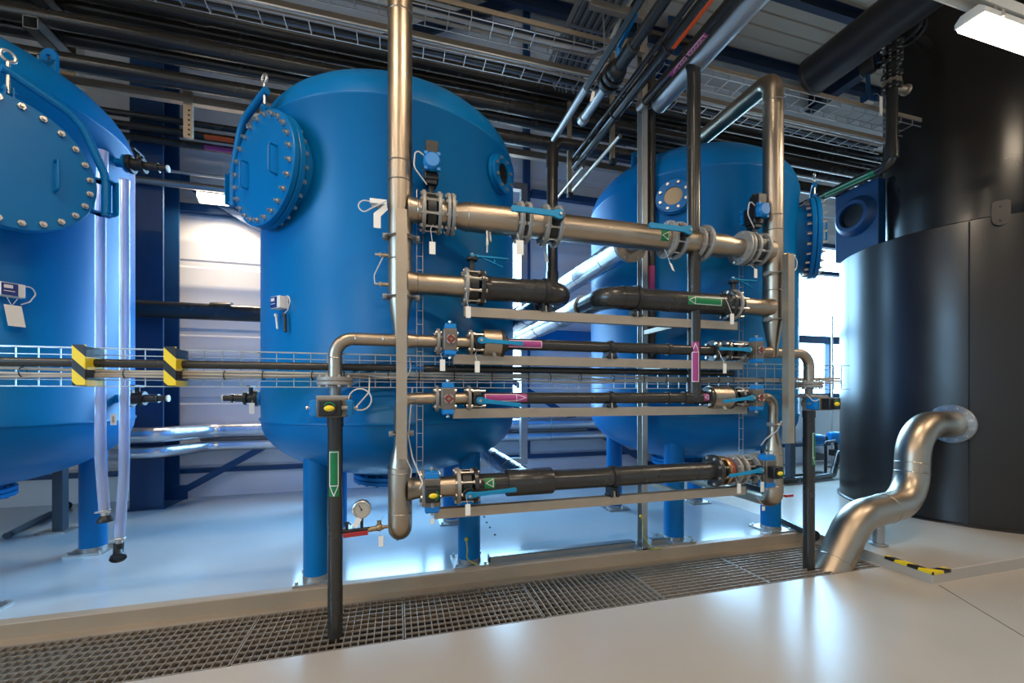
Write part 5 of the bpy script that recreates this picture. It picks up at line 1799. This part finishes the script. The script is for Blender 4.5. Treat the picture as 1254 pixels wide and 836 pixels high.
t = yrun('conduit', 'dark square conduit left of the ball valve, coming forward overhead', 1.70, 4.44, 0.03, 0.6, 3.55, BLACK, n=4)
ptag(727, 112, 125, 0.03, 'white tag hanging below the black ball valve overhead', Y=3.35, h=0.05, tilt=0.25)
for (x, y, z0, z1, lab) in ((2.20, 3.95, 4.02, 5.2, 'brown pipe hanger in front of the right tank top, left of the silver pipe end'), (2.0, 4.62, 3.95, 5.1, 'brown pipe hanger at the far end of the orange stickered pipe')):
    t = thing('pipe_hanger', lab, 'bracket', (x, y, z0), 'brown steel pipe hangers')
    m = M(); m.box((x - 0.025, y, z0), (x + 0.025, y + 0.03, z1)); obj('strap', m, RAIL, t)
    m = M(); m.box((x - 0.03, y - 0.03, z0), (x + 0.03, y + 0.03, z0 + 0.05)); obj('foot', m, BLACK, t)
for (x, z, r, y0, y1, lab) in ((2.14, 4.16, 0.022, 3.7, 4.9, 'slim steel pipe under the orange stickered pipe'), (1.98, 4.10, 0.018, 4.2, 5.2, 'slim steel pipe lowest of the forward running pipes')):
    yrun('steel_pipe', lab, x, z, r, y0, y1, INOX, n=14)
for i, y in enumerate((1.9, 2.9, 3.75)):
    m = M(); m.torus((2.12, y, 4.40), (0, 1, 0), 0.052, 0.006, 24, 6); m.torus((2.30, y, 4.40), (0, 1, 0), 0.046, 0.006, 24, 6) if y < 3.5 else None
    m.box((1.95, y - 0.02, 4.45), (2.40, y + 0.02, 4.48))
    tag(obj('pipe_strap', m, BLACK), ['black strap on the forward pipes, nearest the viewer', 'black strap on the forward pipes, middle one', 'black strap on the forward pipes, nearest the right tank'][i], 'clamp', 'straps on the forward running pipes')

t = thing('duct', 'large black round duct slanting in from the upper right', 'duct', (4.6, 2.0, 5.2))
m = M(); m.cyl((4.60, -0.5, 5.24), (4.60, 3.66, 5.24), 0.20, n=40); obj('tube', m, DUCT, t)
m = M(); m.disc((4.60, 3.67, 5.24), (0, 1, 0), 0.207, 0.05, 40); obj('end_ring', m, DUCT, t)

# ================================================================= BLACK VESSEL
VC, VR, VZ = Vector((7.3, 3.8, 0)), 1.262, 3.56
t = thing('black_vessel', 'big black round vessel with a narrower upper drum at the right', 'tank', (7.3, 3.8, PZ))
m = M(); m.lathe([(0, PZ + 0.01), (VR, PZ + 0.01), (VR, VZ - 0.012), (VR - 0.012, VZ), (VR - 0.03, VZ), (VR - 0.05, VZ - 0.02), (0.74, VZ + 0.06)], VC, (0, 0, 1), 128); obj('lower_drum', m, VESSEL, t, sharp=25)
m = M(); m.lathe([(VR, PZ), (VR + 0.03, PZ), (VR + 0.03, PZ + 0.018), (VR + 0.002, PZ + 0.03)], VC, (0, 0, 1), 128); obj('base_ring', m, VESSEL, t, sharp=25)
m = M(); m.lathe([(0.765, VZ - 0.05), (0.765, ZC - 0.2), (0, ZC - 0.2)], VC, (0, 0, 1), 96); obj('upper_drum', m, VESSEL, t, sharp=25)
def vpt(px, py, r):
    d = ray(px, py)
    a = d[0] ** 2 + d[1] ** 2
    b = d[0] * VC.x + d[1] * VC.y
    k = (b - sqrt(max(0, b * b - a * (VC.x ** 2 + VC.y ** 2 - r * r)))) / a
    return Vector((d[0] * k, d[1] * k, CAMH + d[2] * k))
p = vpt(1225, 262, VR)
nv = (p - Vector((VC.x, VC.y, p.z))).normalized()
tv = Vector((0, 0, 1)).cross(nv)
m = M()
out_l = [(-0.07, 0.10), (0.07, 0.10)] + [(0.07 * cos(a), -0.06 + 0.07 * sin(a)) for a in [-i * pi / 8 for i in range(0, 9)]]
out_l = [(-0.07, 0.12), (-0.05, 0.14), (0.05, 0.14), (0.07, 0.12)] + [(0.07 * cos(a), -0.06 - 0.07 * sin(a)) for a in [i * pi / 8 for i in range(0, 9)]]
k = len(out_l)
vs = [p + nv * q + tv * a + Vector((0, 0, b)) for q in (0.002, 0.022) for a, b in out_l]
m.add(vs, [tuple(range(k - 1, -1, -1)), tuple(range(k, 2 * k))] + [(i, (i + 1) % k, k + (i + 1) % k, k + i) for i in range(k)])
lg = obj('rim_lug', m, VESSEL, t)
for dz in (-0.07, 0.08):
    m = M(); m.cyl(p + nv * 0.02 + Vector((0, 0, dz)), p + nv * 0.03 + Vector((0, 0, dz)), 0.014, n=12); obj('lug_bolt', m, BLACK, lg)
p = vpt(1187, 400, VR)
nv = (p - Vector((VC.x, VC.y, p.z))).normalized()
tv = Vector((0, 0, 1)).cross(nv)
m = M(); m.add([p + nv * 0.001 + tv * a + Vector((0, 0, z - p.z)) for z in (PZ + 0.02, VZ - 0.02) for a in (-0.008, 0.008)] + [p + nv * 0.006 + Vector((0, 0, z - p.z)) for z in (PZ + 0.02, VZ - 0.02)], [(0, 4, 5, 2), (4, 1, 3, 5)])
obj('weld_seam', m, VESSEL, t)

# bent steel pipe from the vessel into the trench
t = thing('bent_steel_pipe', 'fat stainless pipe with double bend from the black vessel down to the trench', 'pipe', (4.05, 2.95, -0.1))
sp = [Vector(v) for v in SPIPE] if 'SPIPE' in globals() else [Vector((6.15, 3.22, 1.26)), Vector((5.38, 3.17, 1.26)), Vector((5.24, 3.12, 0.46)), Vector((4.26, 2.98, 0.42)), Vector((3.78, 2.93, -0.2))]
m = M(); m.tube(sp, 0.145, bend=0.40, n=44, seg=16); obj('tube', m, INOX, t)
fd = (sp[1] - sp[0]).normalized()
m = M(); m.cyl(sp[0] - fd * 0.05, sp[0] + fd * 0.22, 0.149, n=40); obj('nozzle', m, INOX, t)
flange(t, sp[0] + fd * 0.10, fd, 0.215, 0.03, 12, GALV, br=0.013)
m = M(); mid = sp[1].lerp(sp[2], 0.62); m.torus(mid, sp[2] - sp[1], 0.145, 0.004, 44, 6); m2 = sp[1].lerp(sp[2], 0.5); m.torus(m2, sp[2] - sp[1], 0.145, 0.004, 44, 6); obj('weld_seam', m, INOXD, t)
m = M(); mid = sp[2].lerp(sp[3], 0.5); m.torus(mid, sp[3] - sp[2], 0.145, 0.004, 44, 6); mid = sp[3].lerp(sp[4], 0.62); m.torus(mid, sp[4] - sp[3], 0.145, 0.004, 44, 6); obj('weld_seam', m, INOXD, t)
m = M(); m.cyl((4.62, 3.02, PZ), (4.62, 3.02, 0.33), 0.05, n=16); m.disc((4.62, 3.02, PZ + 0.01), (0, 0, 1), 0.075, 0.02, 20); obj('pipe_foot', m, GALV, t)

# upright pipe with fittings at the upper drum
VX, VY = 5.62, 3.53
t = thing('vessel_feed_pipe', 'black upright pipe with flanged fittings at the upper drum of the black vessel', 'pipe', (VX, VY, 4.3))
m = M(); m.tube([(VX, 6.6, 4.30), (VX, VY, 4.30), (VX, VY, 6.05), (6.75, 3.75, 6.05)], 0.056, bend=0.13, n=28, seg=10); obj('tube', m, PVC, t)
m = M(); m.cyl((VX, VY, 4.36), (VX, VY, 4.55), 0.066, n=28); obj('socket', m, PVC, t)
for z, r, mt in ((5.20, 0.10, BLACK), (5.26, 0.09, RAIL), (5.34, 0.10, BLACK), (5.50, 0.105, BLACK), (5.58, 0.105, BLACK), (5.70, 0.11, BLACK)):
    flange(t, (VX, VY, z), (0, 0, 1), r, 0.03, 8, mt)
m = M(); m.disc((VX + 0.35, VY + 0.07, 6.05), (1, 0.2, 0), 0.16, 0.05, 28); hf = obj('head_flange', m, BLACK, t)
m = M(); m.disc((VX + 0.45, VY + 0.09, 6.05), (1, 0.2, 0), 0.16, 0.05, 28); obj('head_flange', m, BLACK, t)
boltset(hf, (VX + 0.4, VY + 0.08, 6.05), (1, 0.2, 0), 0.13, 8, 0.016, 0.09, mt=BLACK)
m = M(); m.patch((VX, 4.0, 4.30), (0, 1, 0), 0.056, (-0.9, -0.3, -0.5), 0.07, 0.62); st = obj('flow_sticker', m, GRN, t); st['label'] = 'green sticker with pale marks'
m = M(); m.line_on((VX, 4.0, 4.30), (0, 1, 0), 0.056, (-0.9, -0.3, -0.5), [(-0.25, -0.02), (0.28, -0.02), (0.28, 0.02), (-0.25, 0.02)], 0.004); obj('arrow_print', m, INK, st)
t = thing('tap_valve', 'small beige tap with lever on the black upright pipe at the upper drum', 'valve', (VX + 0.1, VY, 5.22))
m = M(); m.cyl((VX + 0.05, VY, 5.2), (VX + 0.2, VY - 0.02, 5.2), 0.045, n=18); m.disc((VX + 0.2, VY - 0.02, 5.2), (1, -0.1, 0), 0.06, 0.04, 20); obj('body', m, RAIL, t)
m = M(); m.bar((VX + 0.2, VY - 0.05, 5.14), (VX + 0.02, VY - 0.09, 5.06), 0.02, 0.01); obj('lever', m, BOLT, t)
ptag(1079, 118, 141, 0.045, 'white tag hanging on the black upright pipe at the upper drum', Y=3.45, h=0.06)
t = thing('motor_valve', 'small black motor valve with blue base left of the black upright pipe', 'valve', (5.25, 3.7, 5.3))
a = P(1062, 82, 3.7)
m = M(); m.disc(a, (0.4, -1, 0.1), 0.10, 0.14, 24); m.cyl(a, a + Vector((0.35, -0.12, 0.0)), 0.03, n=14); obj('motor', m, BLACK, t)
m = M(); m.cyl(a, a + Vector((0.03, 0, -0.36)), 0.022, n=12); m.cbox(a + Vector((0.02, 0, -0.38)), (0.13, 0.1, 0.09)); obj('blue_base', m, DBLUE, t)
m = M(); m.cbox(a + Vector((0.02, 0, -0.435)), (0.10, 0.06, 0.02)); obj('pale_plate', m, WHITE, t)

# blue blower on the vessel lid
t = thing('blower_unit', 'dark blue square blower with round black inlet behind the black vessel rim', 'fan', (6.8, 4.6, VZ))
m = M(); m.box((6.55, 4.28, VZ + 0.06), (6.70, 4.88, 4.66)); obj('housing', m, DBLUE, t, bev=0.01)
m = M(); m.lathe([(0.30, -0.02), (0.26, 0.06), (0.22, 0.10), (0.17, 0.10), (0.17, 0.02), (0, 0.02)], (6.55, 4.58, 4.22), (-1, 0, 0), 40); obj('inlet_ring', m, DBLUE, t)
m = M(); m.disc((6.53, 4.58, 4.22), (-1, 0, 0), 0.17, 0.03, 32); obj('dark_inlet', m, BLACK, t)
for y in (4.3, 4.7):
    m = M(); m.box((6.57, y, VZ - 0.01), (6.68, y + 0.06, VZ + 0.07)); obj('mounting_foot', m, DBLUE, t)

# hazard tape on the plinth corner
t = thing('hazard_tape', 'yellow and black striped tape folded over the plinth corner at the trench end', 'tape', (4.35, 2.43, PZ))
m = M()
L1, L2, w = 0.36, 0.22, 0.05
m.box((4.349, 2.43, PZ), (4.349 + w, 2.43 + L1, PZ + 0.002)); m.box((4.347, 2.43, PZ - 0.025), (4.349, 2.43 + L1, PZ + 0.002))
obj('side_strip', m, HAZT, t)
m = M()
m.box((4.349 + w, 2.429, PZ), (4.349 + L2, 2.43 + w, PZ + 0.002)); m.box((4.347, 2.427, PZ - 0.025), (4.349 + L2, 2.429, PZ + 0.002)); obj('front_strip', m, HAZT, t)

# small pumps on the floor between right tank and vessel
def pump(p, label, s=1.0):
    t = thing('dosing_pump', label, 'pump', p, 'small blue pumps by the back wall')
    m = M(); m.lathe([(0, -0.16), (0.09, -0.15), (0.11, -0.1), (0.11, 0.14), (0.08, 0.18), (0, 0.18)], p + Vector((0, 0, 0.62)), (1, -0.35, 0), 20); obj('motor', m, VBLUE, t)
    m = M(); m.cyl(p + Vector((0, 0, 0.02)), p + Vector((0, 0, 0.55)), 0.03, n=12); m.cbox(p + Vector((0.05, 0, 0.3)), (0.3, 0.16, 0.12)); m.disc(p + Vector((0.2, -0.05, 0.62)), (1, -0.35, 0), 0.09, 0.05, 20); m.cbox(p + Vector((0, 0, 0.01)), (0.3, 0.2, 0.02)); obj('pump_stand', m, BLACK, t)
    m = M(); m.sphere(p + Vector((0.12, -0.02, 0.42)), 0.07, 14, 8); obj('white_cap', m, WHITE, t)
pump(G(996, 578, PZ), 'small blue pump right of the right drain pipe')
pump(G(1024, 572, PZ), 'small blue pump half hidden by the black vessel')
t = thing('floor_pipe', 'black floor pipe with a rising bend between the right tank and the black vessel', 'pipe', G(1000, 588, PZ))
a, b = G(972, 592, PZ), G(1020, 586, PZ)
z5 = Vector((0, 0, 0.06))
m = M(); m.tube([a + z5 - Vector((1.2, 0, 0)), a + z5, b + z5, b + Vector((0.35, 0.15, 0.42)), b + Vector((0.6, 0.3, 0.42))], 0.05, bend=0.12, n=18); obj('tube', m, PVC, t)
t = thing('floor_pipe', 'thin dark pipe frame beside the small blue pumps', 'pipe', G(1012, 580, PZ))
p = G(1011, 583, PZ)
m = M(); m.tube([p + Vector((-0.9, 0.1, 0.04)), p + Vector((0, 0, 0.04)), p + Vector((0, 0, 0.62)), p + Vector((0.35, 0.1, 0.62))], 0.025, bend=0.06, n=12); obj('tube', m, BLACK, t)
p = G(1019, 566, PZ)
t = thing('white_rod', 'slim white rod standing in front of the right window', 'rod', p)
m = M(); m.cyl(p, p + Vector((0, 0, 3.2)), 0.022, n=12); obj('rod', m, WHITE, t)
m = M(); m.disc(p + Vector((0, 0, 0.01)), (0, 0, 1), 0.06, 0.02, 16); obj('foot', m, WHITE, t)
t = thing('floor_pipe', 'black pipe end with collar lying on the plinth beside the bent steel pipe', 'pipe', G(996, 657, PZ))
a, b = G(955, 640, PZ) + Vector((0, 0, 0.04)), G(996, 660, PZ) + Vector((0, 0, 0.04))
m = M(); m.cyl(a, b, 0.034, n=18); obj('tube', m, PVC, t)
m = M(); m.disc(b, b - a, 0.058, 0.05, 20); obj('end_collar', m, BLACK, t)

for px, py in ((593, 633), (596, 640), (600, 646), (606, 655), (487, 661)):
    q = G(px, py, PZ)
    m = M(); m.cyl(q, q + Vector((0, 0, 0.012)), 0.014, 0.010, n=8)
    tag(obj('floor_bolt', m, BLACK), 'small dark bolt head standing in the pale plinth floor', 'bolt', 'bolt heads in the plinth floor')

# ================================================================= LAMPS
def lamp(x, y, z, label, L=1.25, yaw=0.0, tilt=0.0, rods=True):
    T = Matrix.Translation((x, y, z)) @ Matrix.Rotation(yaw, 4, 'Z') @ Matrix.Rotation(tilt, 4, 'X')
    t = thing('strip_lamp', label, 'lamp', (x, y, z), 'bright strip lamps')
    m = M(T)
    m.section((-L / 2, 0, 0), (L / 2, 0, 0), [(-0.085, 0.0), (0.085, 0.0), (0.085, 0.035), (0.05, 0.075), (-0.05, 0.075), (-0.085, 0.035)])
    h = obj('housing', m, WHITE, t, bev=0.004)
    m = M(T)
    m.section((-L / 2 + 0.01, 0, 0), (L / 2 - 0.01, 0, 0), [(-0.078, 0.0), (-0.07, -0.03), (-0.045, -0.05), (0.045, -0.05), (0.07, -0.03), (0.078, 0.0)])
    obj('diffuser', m, DIFF, t)
    for sx in (-1, 1):
        if rods:
            m = M(); m.cyl((x + sx * L * 0.35, y, z + 0.1), (x + sx * L * 0.35, y, ZC), 0.006, n=6); obj('hanging_rod', m, GALV, t)
        m = M(T); m.cbox((sx * L * 0.35, 0, 0.09), (0.04, 0.10, 0.04)); m.bar((sx * L * 0.35, -0.09, 0.0), (sx * L * 0.35, -0.09, 0.05), 0.02, 0.01); obj('hanging_clip', m, BOLT, t)
    return t
LX, LY, LZ = 4.62, 2.02, 4.30
lamp(LX, LY, LZ, 'bright strip lamp at the upper right in front of the black vessel', rods=False)
t = thing('lamp_trunking', 'pale metal trunking carrying the upper right strip lamp', 'rail', (LX, LY + 0.02, LZ + 0.15))
m = M(); m.section((0.5 + 2.6, LY, LZ + 0.16), (XR - 6.0, LY, LZ + 0.16), [(-0.05, -0.04), (-0.04, -0.04), (-0.04, 0.03), (0.04, 0.03), (0.04, -0.04), (0.05, -0.04), (0.05, 0.04), (-0.05, 0.04)]); obj('trunking', m, WHITE, t)
for x in (4.0, 6.0):
    m = M(); m.cyl((x, LY, LZ + 0.2), (x, LY, ZC), 0.008, n=8); obj('hanging_rod', m, GALV, t)
p = P(268, 244, 6.75)
lamp(p.x, 6.75, p.z, 'bright strip lamp on the back wall left of the middle tank manhole', L=0.5, tilt=-0.6, rods=False)
for k, (x, y) in enumerate(((-4.6, 1.2), (-1.6, 1.2), (1.3, 1.0), (-3.2, -1.8), (0.4, -1.8), (4.0, -1.8), (7.4, 0.6))):
    lamp(x, y, 5.55, ['strip lamp behind the viewer, ' + w for w in ('over the left tank aisle', 'over the middle aisle', 'over the trench', 'rear row left', 'rear row middle', 'rear row right', 'beside the vessel')][k])

def area(x, y, z, sx, sy, power, col, rot=(0, 0, 0)):
    l = bpy.data.lights.new('lamp_light', 'AREA')
    l.shape = 'RECTANGLE'
    l.size, l.size_y = sx, sy
    l.energy = power
    l.color = col
    o = bpy.data.objects.new('lamp_light', l)
    o.location = (x, y, z)
    o.rotation_euler = rot
    COL.objects.link(o)
    return o
WARM = (1.0, 0.80, 0.58)
for (x, y) in ((-4.6, 1.2), (-1.6, 1.2), (1.3, 1.0), (-3.2, -1.8), (0.4, -1.8), (4.0, -1.8), (7.4, 0.6)):
    area(x, y, 5.48, 1.2, 0.14, PLAMP, WARM)
area(LX, LY, LZ - 0.06, 1.2, 0.14, PLAMP * 0.5, WARM)
q = P(268, 244, 6.75)
area(q.x, 6.68, q.z - 0.06, 0.5, 0.12, PLAMP * 0.6, WARM, (-0.3, 0, 0))
# sky light through the windows
for (a, b, c, d) in WINS:
    l = bpy.data.lights.new('window_portal', 'AREA')
    l.shape = 'RECTANGLE'
    l.size, l.size_y = b - a, d - c
    l.cycles.is_portal = True
    o = bpy.data.objects.new('window_portal', l)
    o.location = ((a + b) / 2, YB + 0.12, (c + d) / 2)
    o.rotation_euler = (-pi / 2, 0, 0)
    COL.objects.link(o)
l = bpy.data.lights.new('window_portal', 'AREA')
l.shape = 'RECTANGLE'
l.size, l.size_y = FW[3] - FW[2], FW[1] - FW[0]
l.cycles.is_portal = True
o = bpy.data.objects.new('window_portal', l)
o.location = (XL - 0.12, (FW[0] + FW[1]) / 2, (FW[2] + FW[3]) / 2)
o.rotation_euler = (0, -pi / 2, 0)
COL.objects.link(o)
w = bpy.data.worlds.new('sky')
scene.world = w
w.use_nodes = True
nt = w.node_tree
bg = nt.nodes['Background']
bg.inputs['Strength'].default_value = PSKY
tc = nt.nodes.new('ShaderNodeTexCoord')
sx = nt.nodes.new('ShaderNodeSeparateXYZ')
nt.links.new(tc.outputs['Generated'], sx.inputs[0])
cr = nt.nodes.new('ShaderNodeValToRGB')                  # bright sky above, darker yard below the horizon
cr.color_ramp.elements[0].position = 0.40
cr.color_ramp.elements[0].color = (0.075, 0.085, 0.09, 1)
cr.color_ramp.elements[1].position = 0.52
cr.color_ramp.elements[1].color = (0.36, 0.67, 1.0, 1)
mr = nt.nodes.new('ShaderNodeMapRange')
mr.inputs['From Min'].default_value = -1
mr.inputs['From Max'].default_value = 1
nt.links.new(sx.outputs['Z'], mr.inputs['Value'])
nt.links.new(mr.outputs['Result'], cr.inputs['Fac'])
nt.links.new(cr.outputs['Color'], bg.inputs['Color'])

# ================================================================= CAMERA
cam = bpy.data.cameras.new('camera')
cam.sensor_width = 36.0
cam.lens = FPX / 1254.0 * 36.0
cam.shift_y = (HY - 418.0) / 1254.0
cam.clip_start = 0.05
co = bpy.data.objects.new('camera', cam)
co.location = (0, 0, CAMH)
co.rotation_euler = (pi / 2, 0, -TH)
COL.objects.link(co)
scene.camera = co
scene.view_settings.view_transform = 'Standard'
scene.view_settings.look = 'None'
scene.view_settings.exposure = EXPO
scene.view_settings.gamma = 1.0
scene.view_settings.use_curve_mapping = False
scene.cycles.use_denoising = True
scene.cycles.max_bounces = 10
scene.cycles.diffuse_bounces = 5
scene.cycles.sample_clamp_indirect = 8.0
